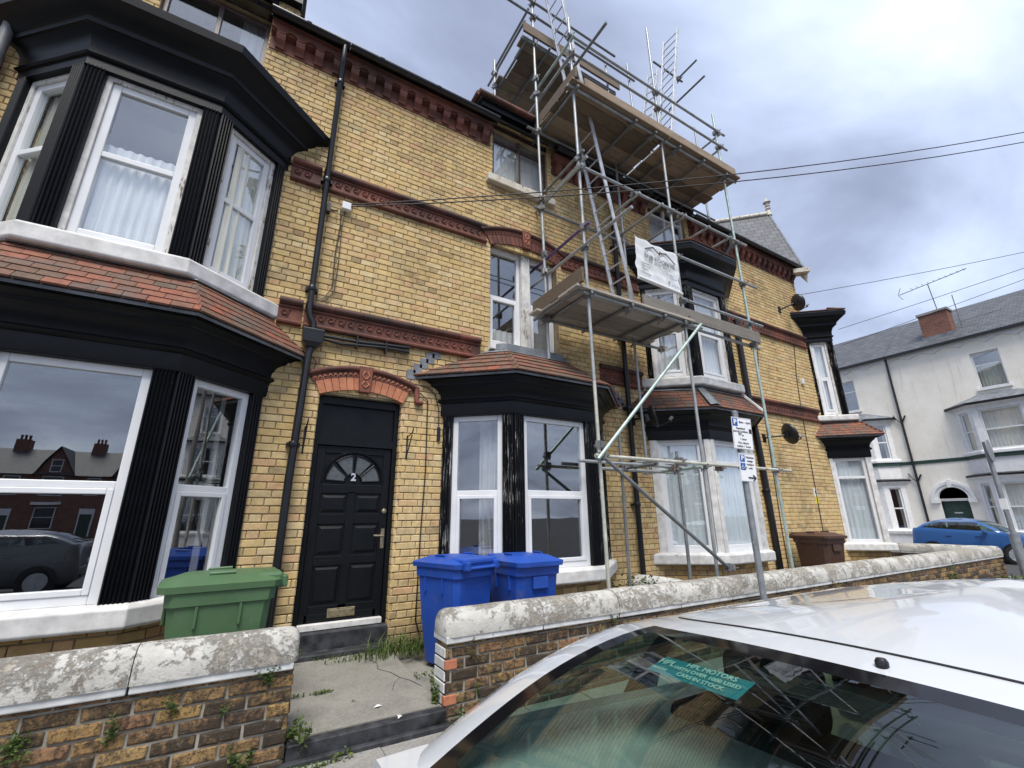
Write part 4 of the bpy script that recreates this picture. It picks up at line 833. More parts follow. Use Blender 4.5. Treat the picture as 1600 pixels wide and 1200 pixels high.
# ---------------------------------------------------------------- wheelie bins (front towards -x, handle at +x)
def bin_(label, mat, loc, rz, H=1.0, group=None, proto=None):
    r = thing('wheelie_bin', label, 'bin', loc, group); h = H - .1
    def ring(z, a, b, dx=0, e=.05): return [(dx + sx * (a - ex), sy * (b - ey), z) for sx, sy, ex, ey in ((-1, -1, 0, e), (-1, -1, e, 0), (1, -1, e, 0), (1, -1, 0, e), (1, 1, 0, e), (1, 1, e, 0), (-1, 1, e, 0), (-1, 1, 0, e))]
    m = MB(); m.loft([ring(.03, .24, .215, .03), ring(.05, .25, .225, .03), ring(h * .5, .295, .25, .01), ring(h - .09, .325, .272, 0), ring(h - .085, .345, .287, 0), ring(h - .02, .35, .29, 0), ring(h, .35, .29, 0)], True, True)
    body = m.build('body', mat, r, smooth=35)
    for s in (-1, 1):
        for x in (-.15, .12): MB().obox((x, s * .276, h - .16), (.008, 0, 0), (0, .012, 0), (0, 0, .07)).build('rib', mat, body)
    MB().obox((-.335, 0, h - .16), (.012, 0, 0), (0, .10, 0), (0, 0, .06)).build('grip', mat, body, bevel=.008)
    l = MB(); l.loft([ring(h + .005, .385, .305, -.01), ring(h + .05, .39, .31, -.01), ring(h + .06, .37, .29, -.01), ring(h + .075, .33, .255, .0), ring(h + .105, .27, .205, .02), ring(h + .11, .22, .16, .02)], True, True)
    lid = l.build('lid', mat, r, smooth=40)
    MB().obox((.30, 0, h + .07), (.09, 0, 0), (0, .24, 0), (0, 0, .03)).build('hinge_block', mat, lid, bevel=.02)
    for s in (-1, 1):
        MB().poly([(-.10, s * .2, h + .085), (-.10, s * .2, h + .115), (.06, s * .2, h + .118), (.06, s * .2, h + .085)], .011, 6).build('lid_handle', mat, lid, smooth=50)
        MB().obox((.37, s * .2, h + .03), (.06, 0, 0), (0, .03, 0), (0, 0, .045)).build('lug', mat, r, bevel=.012)
        w = MB(); w.tube((.30, s * .24, .10), (.30, s * .29, .10), .10, 18); wo = w.build('wheel', 'rubber', r, smooth=40); MB().tube((.30, s * .285, .10), (.30, s * .297, .10), .055, 14).build('hub', mat, wo, smooth=40)
    MB().tube((.41, -.24, h + .01), (.41, .24, h + .01), .018, 10).build('handle_bar', mat, r, smooth=50)
    MB().tube((.30, -.25, .10), (.30, .25, .10), .012, 8).build('axle', 'rubber', r)
    r.rotation_euler = (0, 0, rz); return r
GB = bin_('green wheelie bin behind the left front wall', 'bin_green', (-.06, -1.06, -.03), math.radians(4), 1.05)
b1 = bin_('blue wheelie bin nearer the front door', 'bin_blue', (2.06, -.72, 0), math.radians(-72), 1.02, 'blue wheelie bins')
b2 = dup(b1, (2.82, -.86, -.01), math.radians(93), 'blue wheelie bin in front of the bay window of number 2')
bin_('brown wheelie bin by the wall near the street corner', 'bin_brown', (9.75, -.60, .0), math.radians(80), 1.08)
dup(b1, (25.6, 2.75, -.13), math.radians(10), 'blue wheelie bin by the cream house across the side street')

# ---------------------------------------------------------------- scaffolding
S = thing('scaffolding', 'steel tube scaffolding with timber decks in front of the terrace', 'scaffolding', (5.8, -1.15, 0), None, True)
R_ = .0242; FY, BY = -1.15, -.28
def tb(name, p, q, mat='tube', n=10): return MB().tube(p, q, R_, n).build(name, mat, S, smooth=50)
_cp = []
def clamp(*p, rz=0.):
    if not _cp:
        m = MB(); m.box(-.045, .045, -.04, .04, -.05, .05); m.box(-.02, .02, -.075, -.04, -.035, .035); m.tube((.03, -.06, 0), (.03, -.115, 0), .009, 6); m.tube((-.045, .02, -.03), (-.085, .02, -.03), .009, 6); m.tube((.02, .05, -.04), (.02, .05, -.085), .009, 6); _cp.append(m.mesh('coupler', 'coupler'))
    o = link('coupler', _cp[0], S); o.location = p; o.rotation_euler = (rnd.uniform(-.2, .2), rnd.uniform(-.2, .2), rz + rnd.uniform(-.3, .3))
tb('standard', (3.83, FY, -.03), (3.805, FY, 3.15), 'tube_cream'); tb('standard', (3.805, FY, 3.15), (3.745, FY, 9.86)); tb('standard', (5.83, FY, -.03), (5.85, FY, 11.15)); tb('standard', (7.71, FY, -.03), (7.72, FY, 9.9), 'tube_green')
tb('standard', (3.70, BY, 3.72), (3.57, BY, 11.6)); tb('standard', (4.79, -.5, -.03), (4.81, -.5, 2.6), 'tube_dark'); tb('standard', (5.59, BY, 2.05), (5.48, BY, 10.9)); tb('standard', (5.57, -.9, .56), (5.58, -.9, 2.36), 'tube_dark'); tb('standard', (6.25, BY, 8.1), (6.17, BY, 11.35)); tb('standard', (8.38, BY, 8.0), (8.38, BY, 10.7))
LX = lambda x0, x1, y, z, m='tube', nm='ledger': tb(nm, (x0, y, z), (x1, y, z), m)
TY = lambda x, y0, y1, z, m='tube', nm='transom': tb(nm, (x, y0, z), (x, y1, z), m)
# lift 1
LX(3.7, 8.1, FY - .05, 2.15, 'tube_cream'); LX(4.3, 6.1, -.55, 2.08); LX(3.8, 5.9, -.75, 2.14, 'tube'); TY(4.80, -1.2, -.35, 2.1, 'tube_dark'); TY(5.60, -1.3, -.2, 2.09, 'tube_green'); TY(5.0, -1.2, -.4, 2.18)
# lift 2
LX(3.66, 6.2, FY - .05, 4.42); LX(5.9, 8.0, FY + .05, 4.43); LX(3.5, 6.3, BY, 4.37, 'tube_dark')
for x in (3.77, 4.55, 5.25, 5.72): TY(x, -1.27, .0 + rnd.uniform(-.12, .0), 4.42 - .01 * (x > 5), 'tube_dark')
TY(3.60, -1.2, -.05, 4.44, 'tube_dark'); LX(5.75, 8.1, FY - .05, 5.69); LX(5.75, 8.05, FY - .05, 4.86)
TY(3.78, -1.3, .22, 5.54, 'tube_purple'); TY(3.74, -2.15, .26, 5.20)
# lift 3
LX(3.7, 8.0, FY - .05, 6.62); LX(3.5, 5.7, BY, 6.40, 'tube_dark'); TY(3.80, -1.32, .12, 6.72); TY(3.72, -1.3, .10, 6.56); TY(3.76, -1.3, -.1, 6.84, 'tube_dark')
for x in (4.95, 5.5, 6.1, 6.75, 7.4): TY(x, -1.28, -.12, 6.57)
# lift 4
LX(3.6, 8.05, FY - .05, 8.18); LX(3.4, 8.6, BY, 8.05, 'tube_dark')
for x in (3.74, 5.05, 5.55, 6.2, 6.9, 7.62): TY(x, -1.3, .1, 8.14, 'tube_dark')
LX(3.66, 7.95, FY - .05, 9.38); LX(3.66, 7.95, FY - .05, 8.98); TY(3.75, -1.28, .1, 9.3, 'tube_green'); TY(3.72, -1.28, .15, 8.93); LX(5.3, 8.5, BY, 9.15); TY(7.75, -1.25, -.2, 9.3); TY(7.75, -1.25, -.2, 8.95); TY(3.82, -1.95, -1.05, 8.78, 'tube_dark')
# roof lift
LX(2.6, 5.75, BY - .05, 11.25, 'tube_dark'); LX(2.2, 6.3, BY - .05, 10.87, 'tube_dark'); LX(3.3, 5.7, BY, 10.16, 'tube_dark'); TY(3.36, -.35, 1.2, 10.55, 'tube_dark'); TY(3.42, -.35, 1.3, 10.15, 'tube_dark'); TY(3.9, -.4, 1.3, 10.15, 'tube_dark'); TY(3.45, -.35, 1.2, 10.95, 'tube_dark'); tb('standard', (3.36, .85, 8.9), (3.34, .86, 10.9))
LX(7.1, 8.15, -.3, 12.03, 'tube_dark'); TY(8.0, -.85, -.25, 12.05, 'tube_dark'); TY(7.6, -1.2, -.2, 10.9, 'tube_dark')
# braces
tb('brace', (3.70, FY - .1, 2.10), (6.12, FY - .1, 4.46), 'tube_green'); tb('brace', (3.80, FY - .1, 2.12), (5.98, FY - .1, .70), 'tube_dark')
for p in ((3.83, FY, 2.15), (3.83, FY, 2.3), (5.84, FY, 2.13), (7.71, FY, 2.15), (5.3, FY, 2.17), (4.80, -.55, 2.1), (5.57, -.85, 2.1), (6.2, FY, 2.12), (3.80, FY, 4.42), (5.85, FY, 4.42), (5.85, FY, 4.56), (5.85, FY, 4.86), (5.85, FY, 5.69), (7.71, FY, 4.43), (7.71, FY, 4.86), (7.71, FY, 5.69), (4.55, FY, 4.40), (5.25, FY, 4.40), (3.68, BY, 4.37), (6.25, BY, 4.37), (3.67, BY, 5.2), (3.67, BY, 5.54), (3.79, FY, 5.54), (3.79, FY, 5.2),
          (3.78, FY, 6.62), (3.78, FY, 6.8), (3.64, BY, 6.42), (3.64, BY, 6.6), (5.85, FY, 6.62), (7.72, FY, 6.62), (4.95, FY, 6.62), (6.1, FY, 6.62), (3.76, FY, 8.18), (5.85, FY, 8.18), (7.72, FY, 8.18), (5.05, FY, 8.16), (5.55, FY, 8.16), (6.2, FY, 8.16), (6.9, FY, 8.16), (3.75, FY, 8.98), (3.75, FY, 9.38), (5.85, FY, 8.98), (5.85, FY, 9.38), (7.72, FY, 8.98), (7.72, FY, 9.38), (3.62, BY, 8.05), (3.62, BY, 8.93), (3.61, BY, 9.3), (3.60, BY, 10.16), (3.59, BY, 10.87), (3.58, BY, 11.25), (5.49, BY, 9.15), (6.2, BY, 9.15), (8.38, BY, 9.15), (8.0, -.3, 12.03), (3.35, .85, 10.5), (3.35, .85, 10.15), (5.98, FY - .1, .72)): clamp(*p)
def board(x0, x1, y0, y1, z0, z1, mat='board', nm='deck_board'): return MB().box(x0, x1, y0, y1, z0, z1).build(nm, mat, S, bevel=.004)
for i in range(5): board(3.50 + rnd.uniform(-.06, .05), 6.0 + rnd.uniform(-.08, .1), -1.27 + i * .228, -1.27 + i * .228 + .222, 4.448, 4.486, 'board_grey')
for i in range(6): board(3.66 + rnd.uniform(-.06, .05), 5.9 + rnd.uniform(-.03, .03), -1.31 + i * .230, -1.31 + i * .230 + .224, 8.208, 8.246); board(5.94, 8.15 + rnd.uniform(-.2, .1), -1.31 + i * .230, -1.31 + i * .230 + .224, 8.208, 8.246)
for i in range(7): board(3.45 + rnd.uniform(-.2, .12), 5.7, -.3 + i * .229, -.3 + i * .229 + .224, 10.19, 10.228)
board(4.84, 7.86, FY - .075, FY - .035, 4.47, 4.69, 'board_grey', 'toe_board'); board(3.93, 8.02, FY - .11, FY - .07, 8.25, 8.475, 'board', 'toe_board'); board(3.31, 5.75, BY - .1, BY - .06, 10.24, 10.465, 'board', 'toe_board')
for (x, z) in ((3.56, 4.49), (3.68, 8.25)): MB().obox((x, -.72, z + .112), (.02, 0, 0), (0, .62, 0), (0, 0, .112)).build('toe_board', 'board', S, bevel=.004)

# ladders
def ladder(label, b0, b1, t0, t1, n):
    r = thing('ladder', label, 'ladder', b0, 'scaffold ladders', True); a, b, c, d = (Vector(v) for v in (b0, b1, t0, t1))
    for p, q in ((a, c), (b, d)):
        u = (q - p).normalized(); s = (b - a).normalized(); k = u.cross(s); MB().obox((p + q) / 2, u * ((q - p).length / 2), s * .014, k * .034).build('stile', 'alu', r, bevel=.006)
    for i in range(n):
        t = (i + .6) / n; MB().tube(a.lerp(c, t), b.lerp(d, t), .013, 8).build('rung', 'alu', r, smooth=50)
ladder('long aluminium ladder rising from the lower deck through the upper deck', (5.03, -.50, 4.49), (5.03, -.88, 4.49), (3.66, -.50, 11.9), (3.66, -.88, 11.9), 27)
ladder('tall ladder standing up from the right end of the upper deck', (6.62, -.36, 8.25), (6.55, -.76, 8.25), (7.54, -.36, 12.9), (7.57, -.76, 12.9), 17)
ladder('short ladder top seen behind the upper guard rails', (6.10, -.30, 8.26), (6.10, -.62, 8.26), (6.85, -.30, 11.42), (6.78, -.62, 11.2), 11)

# banner
bn = MB(); nx, nz = 24, 12; rows = []
for j in range(nz + 1):
    rows.append([(4.75 + .98 * i / nx + .012 * math.sin(j * 1.3), -1.235 + .014 * math.sin(i * .8 + j * .5) + .008 * math.sin(j * 2.1), 4.97 + .74 * j / nz - .045 * i / nx - .02 * math.sin(math.pi * i / nx)) for i in range(nx + 1)])
bn.loft(rows, False); M['banner'] = plain('pvc_banner', (.72, .73, .73), .5, var=.05, scale=9); M['print'] = plain('grey_print', (.12, .125, .14), .6, var=.1); M['print_blue'] = plain('blue_print', (.16, .26, .36), .6, var=.1)
bo = bn.build('banner', 'banner', smooth=80); tag(bo, 'white roofing firm banner tied to the scaffold rails', 'banner')
MB().tube((4.76, -1.24, 4.955), (5.74, -1.24, 4.91), .03, 10).build('rolled_hem', 'banner', bo, smooth=50)
yb = -1.258; U = V(.98, 0, -.045).normalized(); UZ = V(.045, 0, .98).normalized(); O = V(4.75, yb, 4.97)
bp = lambda a, b: O + U * a + UZ * b
text('BNB ROOFING', 'lettering', .105, 'print', bo, bp(.50, .42), U, UZ, bold=.001); text('Tel. 07397 364751', 'lettering', .07, 'print', bo, bp(.50, .335), U, UZ)
for i, (s, z) in enumerate((('\u2022 General', .265), ('\u2022 Flat roofs', .215), ('\u2022 Repairs', .165), ('\u2022 Guttering', .09))): text(s, 'lettering', .045, 'print', bo, bp(.06, z), U, UZ, 'LEFT')
text('Roofing', 'lettering', .05, 'print_blue', bo, bp(.72, .24), U, UZ); text('Leadwork', 'lettering', .04, 'print_blue', bo, bp(.80, .19), U, UZ); text('f', 'lettering', .10, 'print', bo, bp(.68, .08), U, UZ, bold=.003); text('bnbroofing', 'lettering', .04, 'print_blue', bo, bp(.83, .07), U, UZ)
zz = [(.18, .545), (.36, .635), (.50, .555), (.52, .60), (.55, .59), (.66, .62), (.86, .50)]
for (a, b), (c, d) in zip(zz, zz[1:]): p, q = bp(a, b), bp(c, d); t = (q - p).normalized(); MB().obox((p + q) / 2, t * ((q - p).length / 2 + .008), V(0, .002, 0), V(-t.z, 0, t.x) * .014).build('roof_logo', 'print', bo)

# ---------------------------------------------------------------- parking sign
M['sign_white'] = plain('sign_white', (.76, .77, .78), .35, var=.03); M['sign_blue'] = plain('sign_blue', (.012, .08, .36), .35, var=.05); M['sign_black'] = plain('sign_black', (.015, .015, .017), .4); M['post'] = steel('grey_sign_post', (.27, .29, .31), -.1)
px, py = 5.47, -2.0; P = thing('parking_sign', 'grey post with two white parking signs, behind the white car', 'sign', (px, py, -.13), None, True)
po = MB().tube((px, py, -.13), (px, py, 2.72), .038, 16).build('post', 'post', P, smooth=50); MB().lathe([(.04, 0), (.04, .02), (.02, .035), (0, .036)], (px, py, 2.72), 14).build('post_cap', 'post', P, smooth=50)
def sign(cz, w, h, roll, lines):
    n = V(-.25, -1, 0).normalized(); u = V(1, -.25, 0).normalized(); c = V(px + .03, py, cz) + n * .052; ux = u * math.cos(roll) + V(0, 0, math.sin(roll)); uz = V(0, 0, 1) * math.cos(roll) - u * math.sin(roll)
    pl = MB(); pl.obox(c, ux * (w / 2), n * .003, uz * (h / 2)); so = pl.build('sign_panel', 'sign_white', P, bevel=.002)
    MB().poly([c + ux * (a * (w / 2 - .008)) + uz * (b * (h / 2 - .008)) + n * .004 for a, b in ((-1, -1), (1, -1), (1, 1), (-1, 1), (-1, -1))], .0016, 4).build('border', 'sign_black', so)
    for t in lines:
        o = c + ux * t[1] + uz * t[2] + n * .0045
        if t[0] == 'P': MB().obox(o, ux * t[3] * .5, n * .001, uz * t[3] * .62).build('blue_square', 'sign_blue', so); text('P', 'symbol', t[3] * 1.15, 'sign_white', so, o + n * .002, ux, uz, bold=.003)
        elif t[0] == 'D':
            MB().obox(o, ux * t[3] * .5, n * .001, uz * t[3] * .62).build('blue_square', 'sign_blue', so); q = lambda a, b: o + n * .003 + ux * (a * t[3]) + uz * (b * t[3])
            MB().poly([q(-.08, .28), q(-.05, .05), q(.16, .03), q(.24, -.28)], t[3] * .05, 5).build('symbol', 'sign_white', so); MB().poly([q(-.02 + .24 * math.cos(a), -.14 + .24 * math.sin(a)) for a in [2.2 + k * .42 for k in range(9)]], t[3] * .04, 5).build('symbol', 'sign_white', so); MB().poly([q(-.1, .36), q(-.06, .38)], t[3] * .09, 6).build('symbol', 'sign_white', so)
        elif t[0] == '>':
            q = lambda a, b: o + ux * a + uz * b
            MB().poly([q(-.06, 0), q(.05, 0)], .009, 5).build('arrow', 'sign_black', so); MB().poly([q(.015, .035), q(.055, 0), q(.015, -.035)], .009, 5).build('arrow', 'sign_black', so)
        elif t[0] == 'box': MB().obox(o, ux * .02, n * .001, uz * .03).build('zone_mark', 'sign_black', so)
        else: text(t[0], 'lettering', t[3], 'sign_black', so, o, ux, uz, bold=.0008)
    MB().box(px - .05, px + .06, py - .05, py + .045, cz - .012, cz + .012).build('bracket', 'post', so)
sign(2.44, .31, .42, -.06, (('P', -.105, .145, .08), ('8am - 6pm', .05, .15, .042), ('Resident', -.025, .065, .04), ('permit holders', -.03, .025, .04), ('box', .125, .04), ('or', 0, -.025, .038), ('1 hour', 0, -.075, .04), ('No return', 0, -.125, .04), ('within 1 hour', 0, -.17, .04)))
sign(2.00, .26, .36, -.06, (('P', -.075, .115, .072), ('D', -.075, .01, .072), ('Disabled', .04, .13, .036), ('badge', .04, .085, .036), ('holders', .04, .04, .036), ('only', .04, -.005, .036), ('>', .05, -.125)))

# ---------------------------------------------------------------- dishes, wall boxes, brackets
def dish(label, wall, d, r=.23, aim=(.95, -.28, .28)):
    t = thing('satellite_dish', label, 'satellite dish', wall, 'satellite dishes', True); wall = Vector(wall); c = wall + Vector(d); a = Vector(aim).normalized(); s = a.cross(V(0, 0, 1)).normalized(); v = s.cross(a)
    m = MB(); m.loft([[c + a * (.09 * (k / 5) ** 2) + (s * math.cos(q) * .88 + v * math.sin(q)) * r * k / 5 for q in [2 * math.pi * i / 20 for i in range(20)]] for k in range(1, 6)], True); m.add([c + a * .0036 + (s * math.cos(q) * .88 + v * math.sin(q)) * r / 5 for q in [2 * math.pi * i / 20 for i in range(20)]], [tuple(range(20))]); ro = m.build('reflector', 'sign_black' if 'sign_black' in M else 'pipe', t, smooth=60)
    sm = ro.modifiers.new('solid', 'SOLIDIFY'); sm.thickness = .008
    MB().box(wall.x - .06, wall.x + .06, wall.y - .015, wall.y, wall.z - .09, wall.z + .09).build('wall_plate', 'pipe', t); MB().poly([wall, wall + V(0, -.12, 0), c - a * .05], .018, 8).build('mast', 'pipe', t, smooth=50); MB().obox(c - a * .03, s * .05, v * .06, a * .03).build('back_bracket', 'pipe', t)
    f = c - v * r * .95 + a * .06; e = c + a * .34 - v * .16; MB().poly([f, e], .011, 6).build('arm', 'pipe', t); MB().tube(e - a * .03 + v * .02, e + a * .03 + v * .06, .028, 10).build('receiver', 'pipe_grey', t)
dish('black satellite dish on the wall right of the scaffolding, at door height', (9.55, 0, 3.02), (.30, -.34, .05)); dish('black satellite dish half hidden behind the scaffold brace', (5.62, 0, 3.02), (.1, -.30, .0), .2, (.75, -.6, .25)); dish('black satellite dish high up on the corner of the terrace', (11.25, 0, 6.5), (.22, -.32, .12), .22)
jb = thing('junction_box', 'small white cable box on the upper wall left of centre', 'cable box', (.62, 0, 5.4), None, True); MB().box(.57, .68, -.09, 0, 5.36, 5.47).build('case', 'upvc', jb, bevel=.008); MB().poly([(.40, -.06, 5.30), (.47, -.06, 5.29), (.52, -.03, 5.33)], .012, 6).build('cable_hook', 'cable', jb); MB().box(.39, .43, -.09, 0, 5.25, 5.37).build('clip', 'cable', jb)
nt = thing('warning_notice', 'small white and yellow notice on the far brick wall', 'notice', (11.23, 0, 1.82), None, True); MB().box(11.17, 11.29, -.008, 0, 1.82, 2.0).build('white_plate', 'sign_white', nt); M['yellow'] = plain('yellow_print', (.75, .6, .04), .5, var=.05); MB().box(11.17, 11.29, -.008, 0, 1.66, 1.815).build('yellow_plate', 'yellow', nt); MB().box(11.21, 11.25, -.011, -.008, 1.87, 1.94).build('print_mark', 'sign_black', nt)
for label, x in (('iron basket bracket on the wall left of the front door', .475), ('iron basket bracket on the wall right of the front door', 1.66)):
    b = thing('basket_bracket', label, 'bracket', (x, 0, 2.3), 'hanging basket brackets', True); MB().box(x - .009, x + .009, -.012, 0, 2.12, 2.42).build('back_plate', 'cable', b); MB().poly([(x, -.01, 2.40), (x, -.2, 2.42), (x, -.235, 2.455), (x, -.225, 2.485)], .008, 6).build('arm', 'cable', b); MB().poly([(x, -.01, 2.14), (x, -.2, 2.40)], .007, 6).build('stay', 'cable', b)
# far sign post on the corner
fp = thing('sign_post', 'grey post with a round sign seen from behind, at the street corner', 'sign', (15.5, -2.0, -.13), None, True); MB().tube((15.5, -2.0, -.13), (15.5, -2.0, .95), .09, 14).build('base', 'post', fp, smooth=50); MB().tube((15.5, -2.0, .95), (15.5, -2.0, 3.1), .05, 12).build('post', 'post', fp, smooth=50)
d = MB(); d.tube((15.44, -2.0, 2.88), (15.455, -2.0, 2.88), .27, 24); do = d.build('round_sign', 'post', fp, smooth=40); do.matrix_basis = Matrix.Translation((15.5, -2, 0)) @ Matrix.Rotation(1.62, 4, 'Z') @ Matrix.Translation((-15.5, 2, 0))
MB().box(15.45, 15.55, -2.06, -1.94, 1.5, 1.75).build('sticker', 'sign_white', fp)

# ---------------------------------------------------------------- overhead wires
tp = thing('telegraph_pole', 'tall timber telegraph pole outside the right edge of view', 'pole', (17.5, -6.68, -.24), None, True); MB().tube((17.5, -6.68, -.24), (17.5, -6.68, 10.8), .13, 12, .09).build('shaft', 'board_grey', tp, smooth=50); MB().box(17.2, 17.8, -6.74, -6.62, 10.3, 10.42).build('cross_arm', 'board_grey', tp)
def wire(label, a, b, sag, r=.009, group='overhead wires'):
    a = Vector(a); b = Vector(b); pts = [a.lerp(b, t / 16) - V(0, 0, sag * 4 * (t / 16) * (1 - t / 16)) for t in range(17)]; tag(MB().poly(pts, r, 5).build('overhead_wire', 'cable', smooth=60), label, 'wire', group)

wire('upper of the two overhead wires crossing the scaffolding', (.64, -.06, 5.45), (17.5, -6.68, 10.6), .45); wire('lower of the two overhead wires crossing the scaffolding', (.64, -.06, 5.42), (17.5, -6.68, 10.35), .5)
tp = thing('telegraph_pole', 'timber telegraph pole on the far corner of the side street', 'pole', (24.7, -5.85, -.13), None, True); MB().tube((24.7, -5.85, -.13), (24.7, -5.85, 10.7), .13, 12, .09).build('shaft', 'board_grey', tp, smooth=50)
wire('highest of the thin wires at the far right, from the corner house', (11.9, -.02, 7.05), (24.6, -5.85, 10.5), .12, .008); wire('middle thin wire in the sky above the cream house roof', (19.6, 2.0, 8.53), (24.6, -5.85, 10.55), .05, .01); wire('lowest thin wire in the sky, just above the cream house roof', (22.2, 3.0, 8.69), (24.6, -5.85, 10.3), .02, .01)
# ---------------------------------------------------------------- cars
def carpaint(name, col, dirt=.25):
    t = NT(name); p = t.pos(True); n = t.noise(p, 2.2, 6, .65)
    c = t.mix(t.math('MULTIPLY', t.ramp(n, ((.45, 0.), (.75, 1.))), dirt), col, tuple(x * .75 for x in col))
    c = t.mix(t.ramp(t.noise(p, 4.3, 3, .8, 1.2), ((.70, 0.), (.735, .55))), c, (.50, .49, .42))
    t.b.inputs['Coat Weight'].default_value = 1.; t.b.inputs['Coat Roughness'].default_value = .04
    return t.done(c, t.ramp(n, ((.3, .28), (.7, .42))), 0, .5)
M['car_white'] = carpaint('white_car_paint', (.52, .54, .56)); M['car_blue'] = carpaint('blue_car_paint', (.02, .10, .30), .1)
M['car_glass'] = glass('tinted_car_glass', .10, 1.55, (.50, .64, .58)); M['car_black'] = plain('black_car_trim', (.012, .012, .013), .3); M['frit'] = plain('black_glass_border', (.006, .006, .007), .08); M['car_inner'] = plain('dark_upholstery', (.022, .022, .024), .85)
M['lamp_red'] = plain('red_lamp', (.35, .008, .01), .15); M['lamp_white'] = plain('clear_lamp', (.6, .62, .64), .12); M['teal'] = plain('teal_sticker', (.02, .24, .30), .4, var=.05)
def car(label, paintm, loc, rz, sx=1., sz=1., sticker=False):
    r = thing('parked_car', label, 'car', loc); L = 3.95
    lerp = lambda a, b, t: a + (b - a) * t
    def itp(tab, x):
        for (a, va), (b, vb) in zip(tab, tab[1:]):
            if x <= b: t = (x - a) / (b - a); return va + (vb - va) * t
        return tab[-1][1]
    # lower body
    hw = lambda x: .855 * (1 - .065 * max(0, (.5 - x) / .5) ** 2.4 - .26 * max(0, (x - 3.1) / .85) ** 2.2)
    zt = [(0, .58), (.02, .68), (.05, .86), (.08, 1.02), (.12, 1.105), (.5, 1.095), (2.6, 1.0), (3.0, .97), (3.5, .88), (3.8, .76), (3.9, .66), (3.95, .55)]
    zb = [(0, .42), (.05, .30), (.2, .2), (3.7, .2), (3.9, .28), (3.95, .38)]
    st = [0, .02, .05, .09, .14, .22, .32, .45, .6, .8, 1.1, 1.5, 1.9, 2.3, 2.6, 2.85, 3.05, 3.25, 3.45, 3.6, 3.72, 3.82, 3.9, 3.95]
    mb = MB(); rings = []
    for x in st:
        h = hw(x); b, t = itp(zb, x), itp(zt, x); half = [(h * .86, b), (h * .96, lerp(b, t, .10)), (h * .995, lerp(b, t, .32)), (h, lerp(b, t, .5)), (h * .99, lerp(b, t, .68)), (h * .98, lerp(b, t, .84)), (h * .97, lerp(b, t, .95)), (h * .945, t + .004), (h * .6, t + .018), (0, t + .028)]
        rings.append([(x * sx, y, z * sz) for y, z in half] + [(x * sx, -y, z * sz) for y, z in reversed(half[:-1])])
    mb.loft(rings, True, True); body = mb.build('body', paintm, r, smooth=50)
    # glasshouse
    K, NR, NS, NF = 14, 24, 16, 14
    def ring(t):
        c = t ** .92; xr = .12 + (.745 - .12) * t ** .95; xf = 3.02 - .86 * t ** .9; b = .80 - .155 * t ** 1.6; zb_ = lambda x: 1.10 - .13 * min(1, max(0, (x - .5) / 2.3)); ft = math.sin(t * math.pi / 2 * .9) / math.sin(math.pi / 2 * .9); pts = []
        cam_ = lambda y, x: zb_(x) + (1.335 - zb_(x)) * ft + .042 * t * (1 - (y / b) ** 2)
        for i in range(NR + 1): s = -1 + 2 * i / NR; s = s * (1.2 - .2 * s * s); y = -s * b; q = abs(s); xx = xr + .05 * q ** 2 + .09 * q ** 9; pts.append((xx, y, cam_(y, xx)))
        xe = pts[-1][0]; xfe = xf - .22
        for i in range(1, NS): x = lerp(xe, xfe, i / NS); pts.append((x, -b * (1 - .03 * (2 * i / NS - 1) ** 4), cam_(b, x)))
        for i in range(NF + 1): s = -1 + 2 * i / NF; y = s * b * .985; xx = xf - .05 * s * s - .17 * abs(s) ** 8; pts.append((xx, y, cam_(y, xx)))
        for i in range(1, NS): x = lerp(xfe, xe, i / NS); pts.append((x, b * (1 - .03 * (2 * i / NS - 1) ** 4), cam_(b, x)))
        return pts
    R = [ring(k / K) for k in range(K + 1)]; n = len(R[0])
    # roof: shrink the last ring to a ridge
    top = R[-1]; xc = 1.45; roof = []
    for s in (.97, .9, .75, .55, .35, .15):
        roof.append([(xc + (x - xc) * s, y * s, z + .085 * (1 - s * s)) for x, y, z in top])
    G = {k: MB() for k in ('skin', 'rear_window', 'rear_window_border', 'windscreen')}
    sc = lambda p: (p[0] * sx, p[1], p[2] * sz)
    def cls(k, i):
        if i < NR:
            if k >= 1 and k <= K - 1 and 3 <= i <= NR - 4: return 'rear_window_border' if (k in (1, K - 1) or i in (3, NR - 4)) else 'rear_window'
            return 'skin'
        j = i - NR
        if j < NS or j >= NS + NF:
            m = j if j < NS else NS - 1 - (j - NS - NF)
            if 1 <= k <= K - 3 and 1 <= m <= NS - 1: sd = 'L' if j < NS else 'R'; return 'pillar%s%d' % (sd, m) if m in (4, 9) else 'side_window%s%d' % (sd, (m > 4) + (m > 9))
            return 'skin'
        return 'windscreen' if 0 <= k <= K - 2 and 1 <= j - NS <= NF - 2 else 'skin'
    for k in range(K):
        for i in range(n):
            j = (i + 1) % n; G.setdefault(cls(k, i), MB()).add([sc(R[k][i]), sc(R[k][j]), sc(R[k + 1][j]), sc(R[k + 1][i])], [(0, 1, 2, 3)])
    for q in (R[-1:] + roof,): 
        for k in range(len(q) - 1):
            for i in range(n): j = (i + 1) % n; G['skin'].add([sc(q[k][i]), sc(q[k][j]), sc(q[k + 1][j]), sc(q[k + 1][i])], [(0, 1, 2, 3)])
    G['skin'].add([sc(p) for p in roof[-1]], [tuple(range(n))])
